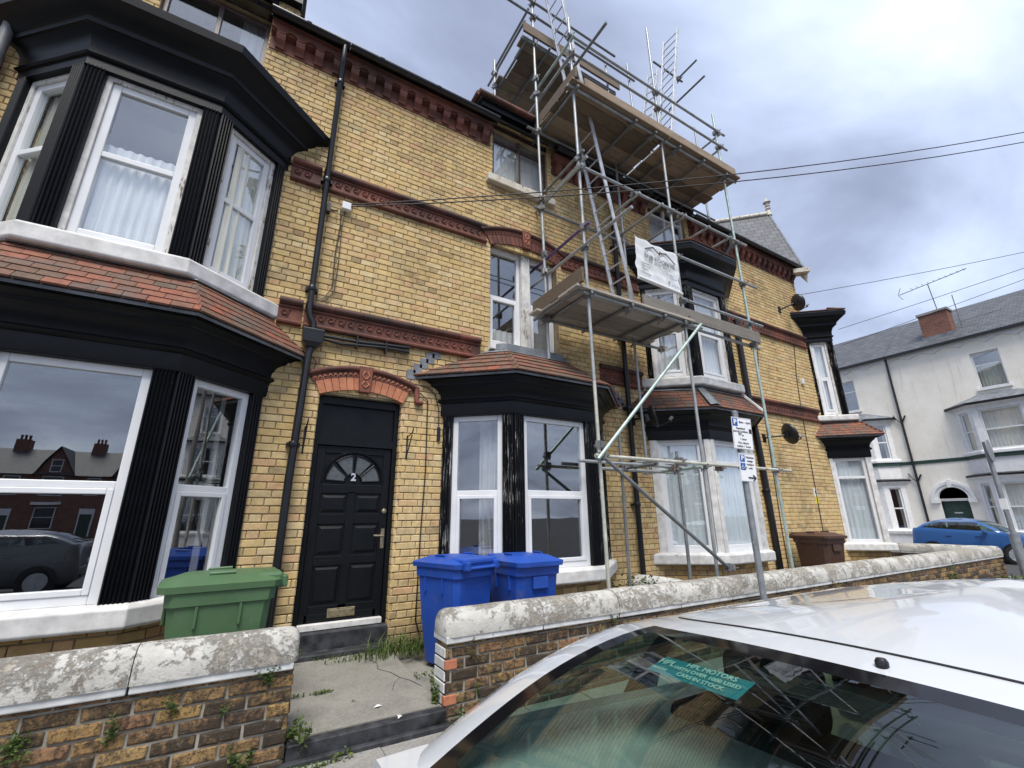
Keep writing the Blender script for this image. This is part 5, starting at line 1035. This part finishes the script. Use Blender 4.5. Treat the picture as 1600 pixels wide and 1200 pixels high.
    for nm in G:
        m = {'skin': paintm, 'rear_window_border': 'frit'}.get(nm, 'car_black' if nm.startswith('pillar') else 'car_glass')
        me = G[nm].mesh('x', m); b = bmesh.new(); b.from_mesh(me); bmesh.ops.remove_doubles(b, verts=b.verts, dist=.0004); bmesh.ops.recalc_face_normals(b, faces=b.faces); b.to_mesh(me); b.free()
        me.polygons.foreach_set('use_smooth', [True] * len(me.polygons)); o = link('roof' if nm == 'skin' else 'door_pillar' if nm.startswith('pillar') else 'side_window' if nm.startswith('side') else nm, me, r)
    RW = lambda t, s: Vector(sc(ring(t)[int(round((s + 1) / 2 * NR))]))
    def rw(t, s):   # smooth point on the rear window, s from -1 (left) to 1
        P = ring(t); a = (s + 1) / 2 * NR; i = min(NR - 1, int(a)); return Vector(sc(P[i])).lerp(Vector(sc(P[i + 1])), a - i)
    # tailgate seam across the roof, washer jet, brake lamp, wiper
    q = lambda i, s, dz: Vector(sc((xc + (top[i][0] - xc) * s, top[i][1] * s, top[i][2] + .085 * (1 - s * s) + dz)))
    MB().poly([q(i, .90, .0005) for i in range(2, NR - 1)], .0025, 5).build('tailgate_seam', 'car_black', r, smooth=60)
    p = q(12, .965, .004); MB().lathe([(.010, -.006), (.010, .003), (.007, .008), (0, .009)], tuple(p), 12).build('washer_jet', 'car_black', r, smooth=50)
    bl = MB(); bl.poly([rw(.86, s) + V(.03, 0, -.02) for s in (-.3, -.15, 0, .15, .3)], .016, 6); bl.build('brake_lamp', 'car_black', r)
    w = MB(); a0, a1 = rw(.14, .0) + V(-.02, 0, .012), rw(.34, .42) + V(-.02, 0, .014); w.poly([a0, a0.lerp(a1, .5) + V(-.012, 0, .01), a1], .012, 6); w.build('rear_wiper', 'car_black', r, smooth=50)
    # interior
    it = MB(); it.box(.25 * sx, 2.6 * sx, -.66, .66, .30 * sz, .86 * sz); it.build('cabin_floor', 'car_inner', r)
    for y in (-.38, .38): s = MB(); s.box(.95 * sx, 1.15 * sx, y - .28, y + .28, .8 * sz, 1.12 * sz); s.box(1.0 * sx, 1.1 * sx, y - .12, y + .12, 1.13 * sz, 1.28 * sz); s.build('rear_seat', 'car_inner', r, bevel=.03)
    for y in (-.36, .36): s = MB(); s.box(1.75 * sx, 1.9 * sx, y - .25, y + .25, .8 * sz, 1.17 * sz); s.box(1.78 * sx, 1.87 * sx, y - .12, y + .12, 1.18 * sz, 1.33 * sz); s.build('front_seat', 'car_inner', r, bevel=.03)
    # wheels, lamps, mirrors, handles, plate
    for x in (.70, 3.12):
        for s in (-1, 1):
            y = s * (hw(x) - .0); X = x * sx
            ar = MB(); ar.tube((X, y - s * .2, .31 * sz), (X, y + s * .004, .31 * sz), .355, 28); ar.build('wheel_arch', 'car_black', r, smooth=40)
            ty = MB(); ty.tube((X, y - s * .19, .30), (X, y + s * .012, .30), .30, 28); to = ty.build('wheel', 'rubber', r, smooth=40, bevel=.02)
            rm = MB(); rm.tube((X, y, .30), (X, y + s * .018, .30), .205, 24)
            for k in range(9): a = 2 * math.pi * k / 9; rm.obox((X + .12 * math.cos(a), y + s * .022, .30 + .12 * math.sin(a)), V(math.cos(a), 0, math.sin(a)) * .08, (0, .006, 0), V(-math.sin(a), 0, math.cos(a)) * .017)
            rm.build('rim', 'alu', to, smooth=40)
    for s in (-1, 1):
        t = MB(); t.loft([[(x * sx, s * (hw(x) * k + .004), z * sz) for x, k, z in ((.065, .955, .70), (.30, .995, .74), (.34, .985, .88), (.12, .955, .985), (.075, .93, .95))], [(x * sx, s * (hw(x) * k - .06), z * sz) for x, k, z in ((.045, .80, .70), (.25, .9, .74), (.3, .9, .88), (.10, .82, .985), (.06, .8, .95))]], True, True); t.build('tail_lamp', 'lamp_red', r, bevel=.012)
        t = MB(); t.obox((3.72 * sx, s * .60, .70 * sz), (.12, -s * .05, -.03), (0, .10, 0), (0, 0, .06)); t.build('headlamp', 'lamp_white', r, bevel=.03)
        t = MB(); t.obox((2.42 * sx, s * .92, 1.02 * sz), (.05, 0, 0), (0, .09, 0), (0, 0, .065)); t.build('mirror', paintm, r, bevel=.03)
        for x in (1.28, 2.18): MB().obox((x * sx, s * (hw(x) * .985 + .008), .86 * sz), (.08, 0, 0), (0, .014, 0), (0, 0, .014)).build('door_handle', paintm, r, bevel=.008)
        for x in (1.1, 2.0, 2.75): MB().poly([(x * sx + .02, s * (hw(x) * .955), .95 * sz), (x * sx, s * (hw(x) * .997 + .002), .62 * sz), (x * sx + .03, s * (hw(x) * .99), .30 * sz)], .004, 4).build('door_seam', 'car_black', r)
    MB().box(-.012, .01, -.26, .26, .66 * sz, .77 * sz).build('number_plate', 'sign_white', r)
    MB().box(-.02, .2, -.6, .6, .34 * sz, .42 * sz).build('bumper_trim', 'car_black', r, bevel=.02)
    if sticker:
        a, b, c, d = (rw(t, s) for t, s in ((.71, -.44), (.71, -.18), (.80, -.18), (.80, -.44))); nn = (b - a).cross(d - a).normalized(); nn = nn if nn.x < 0 else -nn
        pts = []; m = 8
        for i in range(m + 1): s = -.45 + .27 * i / m; pts.append((rw(.72, s) - nn * .007, rw(.81, s) - nn * .007))
        sm = MB(); sm.loft([[tuple(p) for p, _ in pts], [tuple(p2) for _, p2 in pts]], False); so = sm.build('dealer_sticker', 'teal', r)
        M['mint'] = plain('pale_print', (.62, .80, .76), .5, var=.02)
        def line(s_, t, sz_, txt):
            o = rw(t, s_) - nn * .0045; ux = (rw(t, s_ + .08) - rw(t, s_ - .08)).normalized(); uy = (rw(t + .04, s_) - rw(t - .04, s_)).normalized(); text(txt, 'lettering', sz_, 'mint', so, o, ux, uy)
        line(-.415, .775, .026, 'HPL'); line(-.415, .738, .010, 'MOTORS'); line(-.285, .792, .019, 'HPL MOTORS'); line(-.285, .764, .0148, 'WITH OVER 1000 USED'); line(-.285, .738, .0148, 'CARS IN STOCK.')
    r.rotation_euler = (0, 0, rz); return r
car('white hatchback parked at the kerb, seen from behind', 'car_white', (.20, -5.03, -.24), 0, 1., 1.022, sticker=True)
car('small blue hatchback parked in the side street', 'car_blue', (23.32, 2.35, -.24), -math.pi / 2, .88, 1.03)

M['car_grey'] = carpaint('grey_car_paint', (.10, .105, .11), .2)
cg = car('dark grey hatchback parked across the road from the left bay', 'car_grey', (-3.2, -11.6, -.24), math.pi); dup(cg, (-9.0, -11.6, -.24), math.pi, 'dark grey hatchback parked across the road, further left'); dup(cg, (3.6, -11.5, -.24), math.pi, 'dark grey hatchback parked across the road from the front door')
# ---------------------------------------------------------------- cream houses across the side street
def far_house(label, lx, pipe_side=True):
    r = thing('cream_house', label, 'house', (27, -lx, -.13), 'cream painted houses across the side street'); W_ = 5.42
    hl = [(.62, 1.55, 0, 2.15), (2.35, 4.5, .8, 2.9), (2.35, 4.5, 4.1, 6.0), (2.96, 3.86, 6.75, 8.35)]
    w = MB(); backing(w, 0, W_, -.1, 9.05, hl, 0, .15); wo = w.build('wall', 'cream', r); planar_uv(wo.data, lambda c: (c.x, c.z))
    PF = canted(1.95, 2.6, 4.25, 4.9, .6)
    pr = lambda z: [(-.2, z), (.03, z), (.03, z + .16), (.06, z + .2), (.10, z + .24), (.16, z + .27), (.16, z + .33), (-.55, z + .62)]
    bay(r, 'ground_bay', PF, .70, .85, 2.75, pr(2.75)[:-1] + [(-.2, 3.15)], pw=.2, ew=.2, transom=.5, pil='white_paint', plain_pil=True, ent='white_paint', sill='white_paint', sash=None)
    PF.sweep(MB(), [(.16, 3.02), (.19, 3.03), (.19, 3.1), (-.0, 3.16)]).build('bay_moulding', 'pipe', r); PF.sweep(MB(), [(-.03, -.1), (.0, -.1), (.0, .7)]).build('bay_base', 'white_paint', r)
    PF.sweep(MB(), [(.0, 3.1), (.0, 3.75), (.05, 3.76), (.05, 3.9), (-.2, 3.92)], top=True).build('bay_panel', 'white_paint', r); PF.sweep(MB(), [(.055, 3.76), (.06, 3.77), (.06, 3.89), (.055, 3.9)]).build('green_band', 'green_paint', r)
    bay(r, 'upper_bay', PF, 3.92, 4.08, 5.75, pr(5.75)[:-2], pw=.2, ew=.2, transom=.5, pil='white_paint', plain_pil=True, ent='white_paint', sill='white_paint', sash=None)
    t = PF.sweep(MB(), [(.2, 6.0), (.22, 6.02), (.22, 6.1), (-.58, 6.5)]).build('bay_roof', 'lead', r); PF.sweep(MB(), [(.19, 5.99), (.235, 5.99), (.235, 6.09)]).build('bay_gutter', 'pipe', r)
    for a, b in ((0, 1.9), (4.95, W_)): MB().box(a, b, -.035, .0, 3.77, 3.92).build('green_band', 'green_paint', r)
    window_unit(r, (2.96, .08, 6.75), (1, 0, 0), (0, -1, 0), .9, 1.6, .06, .64, (), 'upvc', name='window', sash=None); MB().box(2.88, 3.94, -.08, .12, 6.65, 6.75).build('window_sill', 'white_paint', r)
    MB().add([(x, y, z) for z in (6.5, 8.5) for y in (.16, 2) for x in (2.8, 4.0)], [(0, 2, 3, 1), (4, 5, 7, 6), (2, 6, 7, 3), (0, 4, 6, 2), (1, 3, 7, 5)]).build('room', 'white_room', r)
    for k in range(6): # scalloped bargeboard
        x0 = k * W_ / 6; pts = [(x0, 9.05), (x0 + W_ / 6, 9.05)] + [(x0 + W_ / 6 * (1 - i / 10), 9.05 - .12 - .17 * abs(math.sin(math.pi * i / 10)) ** .5 * (1 if True else 0) + .0) for i in range(11)]
        pts = [(x0, 9.05), (x0 + W_ / 6, 9.05)] + [(x0 + W_ / 6 * (1 - i / 10), 8.74 + .16 * math.sin(math.pi * i / 10)) for i in range(11)]
        MB().prism(pts, -.06, -.005).build('eaves_scallop', 'white_paint', r)
    rf = MB(); rf.add([(0, -.22, 9.08), (W_, -.22, 9.08), (W_, 3.6, 11.75), (0, 3.6, 11.75)], [(0, 1, 2, 3)]); rf.add([(0, 3.6, 11.75), (W_, 3.6, 11.75), (W_, 7.4, 9.0), (0, 7.4, 9.0)], [(0, 1, 2, 3)]); ro = rf.build('roof', 'slate', r); planar_uv(ro.data, lambda c: (c.x, c.y * 1.22))
    MB().box(0, W_, -.3, -.2, 9.02, 9.12).build('gutter', 'pipe', r)
    if True:
        MB().poly([(.02, -.08, 9.0), (.02, -.08, 0)], .05, 8).build('downpipe', 'pipe', r)
        for z in (5.95, 3.15): MB().poly([(-.25, -.06, z + .22), (-.1, -.1, z - .05), (.02, -.1, z - .2), (.2, -.06, z + .15)], .035, 6).build('pipe_branch', 'pipe', r)
    dr = MB(); dr.box(.62, 1.55, .1, .14, 0, 2.08); do = dr.build('front_door', 'green_paint', r); MB().box(.95, 1.22, .085, .1, 1.55, 1.6).build('letter_plate', 'alu', do)
    f = MB(); f.box(.55, .62, .02, .15, 0, 2.15); f.box(1.55, 1.62, .02, .15, 0, 2.15); f.box(.55, 1.62, .02, .15, 2.08, 2.18); f.build('door_frame', 'white_paint', r)
    ap = MB(); c = 1.085; q = [(c + .48 * math.cos(math.pi * i / 14), 2.18 + .48 * math.sin(math.pi * i / 14)) for i in range(15)]; ap.prism(q, .0, .02); ap.build('fan_light', 'pipe_grey', r)
    ah = MB(); ah.loft([[(c + R0 * math.cos(math.pi * i / 16), y, 2.18 + R0 * math.sin(math.pi * i / 16)) for i in range(17)] for R0, y in ((.5, .0), (.5, -.06), (.6, -.06), (.62, -.1), (.74, -.1), (.74, 0))], False); ah.build('door_arch', 'white_paint', r, smooth=40)
    for s in (-1, 1): MB().box(c + s * .62 - .14, c + s * .62 + .14, -.11, 0, 2.0, 2.18).build('arch_block', 'white_paint', r)
    MB().box(c - .07, c + .07, -.14, 0, 2.66, 2.98).build('keystone', 'white_paint', r)
    return r
H1 = far_house('cream house across the side street with arched doorway and green front door', -3.13); H2 = far_house('cream house partly hidden behind the corner bay of the terrace', -8.56); H3 = far_house('cream house cut off by the right edge beyond the blue car', 2.30)
for h in (H1, H2, H3): h.rotation_euler = (0, 0, -math.pi / 2)
ch = thing('chimney_stack', 'red brick chimney stack on the cream house roof', 'chimney', (27.9, 1.05, 9.6), None, True)
c = MB(); c.box(27.55, 28.2, .55, 1.62, 9.2, 10.75); co = c.build('stack', 'redbrick', ch); planar_uv(co.data, lambda c: (c.x + c.y, c.z)); MB().box(27.5, 28.25, .5, 1.67, 10.75, 10.86).build('cap_course', 'kerb', ch); MB().box(27.5, 28.25, .5, 1.67, 9.2, 9.62).build('lead_apron', 'lead', ch)
ae = thing('tv_aerial', 'thin television aerial above the red chimney', 'aerial', (27.8, .8, 10.8), None, True); MB().tube((27.8, .9, 10.8), (27.75, .95, 12.35), .02, 6).build('mast', 'pipe_grey', ae); MB().tube((27.75, 2.1, 12.25), (27.75, -.5, 12.45), .018, 6).build('boom', 'pipe_grey', ae)
for k in range(10): y = -.4 + k * .22; MB().tube((27.6, y, 12.44 - .008 * k), (27.9, y, 12.44 - .008 * k), .009, 5).build('element', 'pipe_grey', ae)
MB().poly([(27.75, 2.0, 12.6), (27.75, 2.15, 12.25), (27.75, 2.0, 11.95)], .014, 5).build('reflector', 'pipe_grey', ae)
ae2 = thing('tv_aerial', 'short mast with a sideways aerial right of the red chimney', 'aerial', (28.0, .3, 9.6), None, True); MB().tube((28.0, .3, 9.4), (28.0, .3, 11.5), .018, 6).build('mast', 'pipe_grey', ae2); MB().tube((28.0, .4, 10.1), (28.0, -1.1, 10.15), .012, 5).build('boom', 'pipe_grey', ae2)
lw = thing('garden_wall', 'low white front wall of the cream houses behind the blue car', 'wall', (26.2, 2, -.13), None, True); MB().box(26.1, 26.3, -9, 9, -.2, .55).build('wall', 'white_paint', lw); MB().box(26.05, 26.35, -9, 9, .55, .66).build('coping', 'white_stone', lw)

# ---------------------------------------------------------------- red brick houses on the near side of the street (seen only in the windows)
M['dark_pane'] = plain('dark_window_pane', (.02, .022, .025), .05)
def near_house(label, x):
    r = thing('brick_house', label, 'house', (x, -56, -.13), 'red brick houses opposite'); W_ = 6.0
    w = MB(); w.box(0, W_, 0, 8, -.1, 5.9); w.add([(.5, -.02, 5.9), (3.3, -.02, 5.9), (1.9, -.02, 8.5)], [(0, 1, 2)]); wo = w.build('wall', 'redbrick', r); planar_uv(wo.data, lambda c: (c.x + c.y, c.z))
    rf = MB(); rf.add([(0, -.3, 5.85), (W_, -.3, 5.85), (W_, 4, 8.6), (0, 4, 8.6)], [(0, 1, 2, 3)]); rf.add([(.2, -.3, 5.6), (1.9, -.3, 8.6), (1.9, 3.6, 8.6), (.2, 3.6, 5.6)], [(0, 1, 2, 3)]); rf.add([(3.6, -.3, 5.6), (1.9, -.3, 8.6), (1.9, 3.6, 8.6), (3.6, 3.6, 5.6)], [(0, 1, 2, 3)]); ro = rf.build('roof', 'slate', r); planar_uv(ro.data, lambda c: (c.x, c.y * 1.2))
    for (a, b, c, d) in ((1.2, 2.6, .9, 2.7), (1.2, 2.6, 3.9, 5.6), (4.3, 5.3, 3.9, 5.6), (1.55, 2.25, 6.2, 7.2)):
        f = MB(); f.box(a - .08, b + .08, -.06, 0, c - .08, d + .08); fo = f.build('window', 'upvc', r)
        for z0, z1 in ((c, (c + d) / 2 - .03), ((c + d) / 2 + .03, d)): MB().box(a, b, -.075, -.061, z0, z1).build('pane', 'dark_pane', fo)
    f = MB(); f.box(4.2, 5.4, -.05, 0, 0, 2.6); do = f.build('door', 'upvc', r); MB().box(4.32, 5.28, -.07, -.05, 0, 2.1).build('door_leaf', 'green_paint', do)
    MB().box(.9, 2.9, -.5, 0, 3.0, 3.25).build('window_hood', 'white_paint', r); c = MB(); c.box(5.3, 6.4, 3.4, 4.4, 7, 9.6); co = c.build('chimney', 'redbrick', r); planar_uv(co.data, lambda c: (c.x + c.y, c.z))
    for k in range(3): MB().lathe([(.13, 0), (.10, .1), (.12, .45)], (5.55 + k * .32, 3.9, 9.6), 10).build('chimney_pot', 'terra', r)
    r.rotation_euler = (0, 0, math.pi); return r
nh = near_house('red brick house across the road, opposite the front door', 3.5)
for i, (x, s) in enumerate(((9.5, 'opposite the scaffolding'), (15.5, 'opposite the street corner'), (-2.5, 'opposite the left bay'), (-8.5, 'to the left across the road'), (-14.5, 'far left across the road'), (-20.5, 'at the far left end across the road'), (21.5, 'beyond the street corner'))): dup(nh, (x, -56, -.13), math.pi, 'red brick house across the road, ' + s)

# ---------------------------------------------------------------- curtains
def inset(pl, o, k=None): q = pl.off(-o); return q if k is None else q[k[0]:k[1]]
curtain('white lace curtain in the left upper bay window', inset(PA1, .16), 3.85, 5.0, 'net', .02, .08)
curtain('pale curtain in the right side of the left upper bay', [inset(PA1, .14)[2] + Vector((.25, .1)), inset(PA1, .14)[3] + Vector((-.02, -.05))], 3.85, 5.68, 'cream_cloth', .02, .11, name='curtain')
curtain('pale curtain in the left side of the left upper bay', [inset(PA1, .14)[0] + Vector((.05, -.03)), inset(PA1, .14)[1] + Vector((-.15, .1))], 3.85, 5.68, 'cream_cloth', .02, .11, name='curtain')
curtain('grey gathered curtain in the left ground-floor bay', [inset(PA, .2)[2] + Vector((.45, .3)), inset(PA, .2)[3] + Vector((-.05, -.02))], .8, 2.7, 'grey_cloth', .025, .1, name='curtain')
curtain('grey curtain pulled aside in the bay window of number 2', [inset(PB, .2)[0] + Vector((.18, -.12)), inset(PB, .2)[1] + Vector((.05, 0.))], .8, 2.7, 'grey_cloth', .03, .09, name='curtain', gather=(2.62, .35))
curtain('pale blue net curtain in the ground-floor bay behind the parking sign', inset(PC, .14), .84, 2.68, 'lace', .012, .10)
curtain('white net curtain in the upper bay behind the banner', inset(PC1, .16), 3.84, 5.66, 'net', .015, .1)
curtain('white net curtain in the ground-floor window of the corner house', inset(PD, .14), .80, 2.7, 'lace', .015, .10)
curtain('white net curtain in the upper window of the corner house', inset(PD1, .14), 3.80, 5.74, 'net', .015, .10)
curtain('cream blind in the right light of the first-floor window above number 2', [(3.62, .27), (4.1, .27)], 3.95, 4.75, 'grey_cloth', .004, .3, name='blind')
curtain('white curtain in the left light of the first-floor window above number 2', [(2.88, .3), (3.42, .3)], 3.95, 4.3, 'net', .02, .1)
curtain('added white sheet standing in for sky reflections in the dormer window behind the scaffold poles', [(2.9, .20), (3.97, .20)], 6.98, 8.12, 'net', .004, .4, name='blind'); curtain('white blind in the far dormer window above the banner', [(6.7, .26), (7.78, .26)], 7.0, 8.0, 'net', .004, .4, name='blind')  # sheet in the dormer behind the poles is added, replacing its bright sky reflections
curtain('white curtain in the dormer window at the top left', [(-.95, .3), (-.64, .3)], 6.9, 8.2, 'net', .03, .09, name='curtain')
for lab, lx in (('first cream house', -3.13), ('second cream house', -8.56)):
    for z0, z1, nm in ((.85, 2.7, 'ground'), (4.08, 5.72, 'middle')): curtain('grey net curtain on the %s floor of the %s' % (nm, lab), [(27 - .45, -(lx + 4.2)), (27 - .45, -(lx + 2.65))], z0 - .13, z1 - .13, 'net', .012, .12)
curtain('beige curtain in the top window of the cream house with the green door', [(27.3, -.75), (27.3, .15)], 6.6, 7.7, 'cream_cloth', .02, .12, name='curtain')

# ---------------------------------------------------------------- weeds
def weed(label, loc, n, spread, h, mat='grass', leaf=.02, group='weeds', name='weed_clump', flat=.5, mode='tuft'):
    r = random.Random(label); m = MB(); loc = Vector(loc); cl = [(r.uniform(-1, 1), r.uniform(-1, 1), r.uniform(.5, 1.1)) for _ in range(max(3, n // 40))]
    for i in range(n):
        if mode == 'tuft':
            c = cl[i % len(cl)]; a = r.uniform(0, 6.283); d = r.random() ** .7 * .45; b = loc + V((c[0] * .75 + math.cos(a) * d) * spread, (c[1] * .75 + math.sin(a) * d) * spread * flat, 0); hh = h * c[2] * r.uniform(.35, 1.1); la = r.uniform(0, 6.283); ln = V(math.cos(la), math.sin(la), 0); s = V(-ln.y, ln.x, 0); w = leaf * r.uniform(.4, 1.1); k = r.uniform(.15, .95)
            p1 = b + ln * hh * k * .35 + V(0, 0, hh * .6); p2 = b + ln * hh * k + V(0, 0, hh * r.uniform(.5, 1.0))
            m.add([b - s * w * .3, b + s * w * .3, p1 + s * w * .5, p1 - s * w * .5, p2], [(0, 1, 2, 3), (3, 2, 4)])
        else:   # small leaves in loose sprays
            c = cl[i % len(cl)]; t = r.random(); b = loc + V(c[0] * spread * t + r.gauss(0, .12) * spread, c[1] * spread * flat * t - .02 * t + r.gauss(0, .1) * spread * flat, h * (c[2] * t * (1 if mode == 'clump' else -.8)) + r.gauss(0, .1) * h)
            u = V(r.gauss(0, 1), r.gauss(0, 1), r.gauss(0, .6)).normalized(); q = u.cross(V(r.gauss(0, 1), r.gauss(0, 1), r.gauss(0, 1))).normalized(); w = leaf * r.uniform(.5, 1.2)
            m.add([b - u * w, b + q * w * .55, b + u * w, b - q * w * .55], [(0, 1, 2, 3)])
    return tag(m.build(name, mat, fix=False), label, 'weeds', group)
weed('large tuft of grass beside the front door step', (1.62, -.30, .05), 420, .42, .27, leaf=.013, name='grass_tuft'); weed('grass along the foot of the front door step', (1.15, -.26, .07), 200, .48, .06, leaf=.014, flat=.25); weed('green weeds at the left corner of the door step', (.55, -.25, .07), 160, .12, .16, mode='clump', leaf=.016)
weed('weeds sprouting at the foot of the left wall end', (.52, -1.66, -.10), 320, .08, .22, leaf=.02, flat=1.6, mode='clump'); weed('low weeds along the pavement edge below the gate', (.75, -1.84, -.12), 150, .40, .06, leaf=.018, flat=.25, mode='clump'); weed('weeds at the foot of the right wall end', (1.53, -1.60, -.08), 190, .08, .27, leaf=.018, flat=1.4, mode='clump'); weed('weeds on the pavement against the right wall', (1.80, -1.78, -.12), 200, .2, .13, leaf=.02, flat=.4, mode='clump')
weed('thin line of grass across the concrete path', (.66, -.95, .03), 90, .20, .06, leaf=.014, flat=.3); weed('weeds in the crack by the blue bin', (1.60, -.95, 0), 70, .10, .08, flat=2.2, mode='clump', leaf=.012)
weed('ferny tuft growing under the coping near the gate', (.30, YW - .02, .38), 150, .12, .09, leaf=.013, flat=.2, mode='clump'); weed('small fern on the middle of the left wall', (-.18, YW - .015, .30), 90, .07, .13, leaf=.012, flat=.3, mode='clump'); weed('small fern on the left wall lower down', (-.48, YW - .015, .22), 110, .08, .14, leaf=.012, flat=.3, mode='clump'); weed('tiny weed in a joint of the left wall', (.06, YW - .012, .24), 50, .04, .06, flat=.3, mode='clump', leaf=.011); weed('trailing weeds on the left edge of the front wall', (-.86, YW - .02, .32), 240, .18, .14, leaf=.013, flat=.2, mode='trail')
weed('brown trailing moss at the left edge of the front wall', (-.95, YW - .03, .02), 420, .20, .26, 'moss', .012, flat=.2, name='moss', mode='trail'); weed('weed low down on the left wall near the gate', (.22, YW - .03, -.10), 120, .10, .16, leaf=.018, flat=.4, mode='clump'); weed('small weed on the right wall near its end', (1.86, YW - .015, .05), 60, .05, .10, flat=.3, mode='clump', leaf=.012); weed('trailing moss under the coping of the right wall', (1.80, YW - .015, .36), 110, .12, .10, 'moss', .010, flat=.2, name='moss', mode='trail'); weed('small weed under the coping in the middle of the right wall', (3.35, YW - .015, .40), 70, .08, .08, flat=.2, mode='clump', leaf=.012)
weed('dark shrub between the bay and the dividing wall', (4.95, -.60, -.03), 2600, .36, .62, 'ivy', .032, 'shrubs behind the front wall', 'shrub', 1.1, mode='clump'); weed('low green plants against the dividing wall', (5.15, -1.1, -.03), 1500, .28, .50, 'ivy', .028, 'shrubs behind the front wall', 'shrub', 1.0, mode='clump')
weed('yellowish weed on the outer face of the long wall', (7.6, YW - .05, .30), 160, .18, .22, 'moss', .02, flat=.4, mode='clump'); weed('weeds at the street corner end of the long wall', (14.9, YW - .12, -.12), 300, .5, .28, flat=.5); weed('green weed on the long wall near the street corner', (12.2, YW - .06, .05), 160, .2, .4, flat=.4, mode='clump', leaf=.025)

for i, (lab, x, y, a) in enumerate((('small white paper scrap on the path near the gate', 1.12, -1.45, .3), ('white paper scrap on the black path edge', 1.22, -1.69, 1.1), ('brown dead leaf on the concrete path', .98, -1.25, .7))):
    m = MB(); z = .012 if i != 1 else .002; m.add([(x + math.cos(a + k) * r0, y + math.sin(a + k) * r0, z + h0) for k, r0, h0 in ((0, .035, 0), (1.3, .022, .012), (3.0, .04, .002), (4.4, .018, .009))], [(0, 1, 2, 3)]); tag(m.build('paper_scrap' if i < 2 else 'dead_leaf', 'upvc_old' if i < 2 else 'moss', fix=False), lab, 'litter')
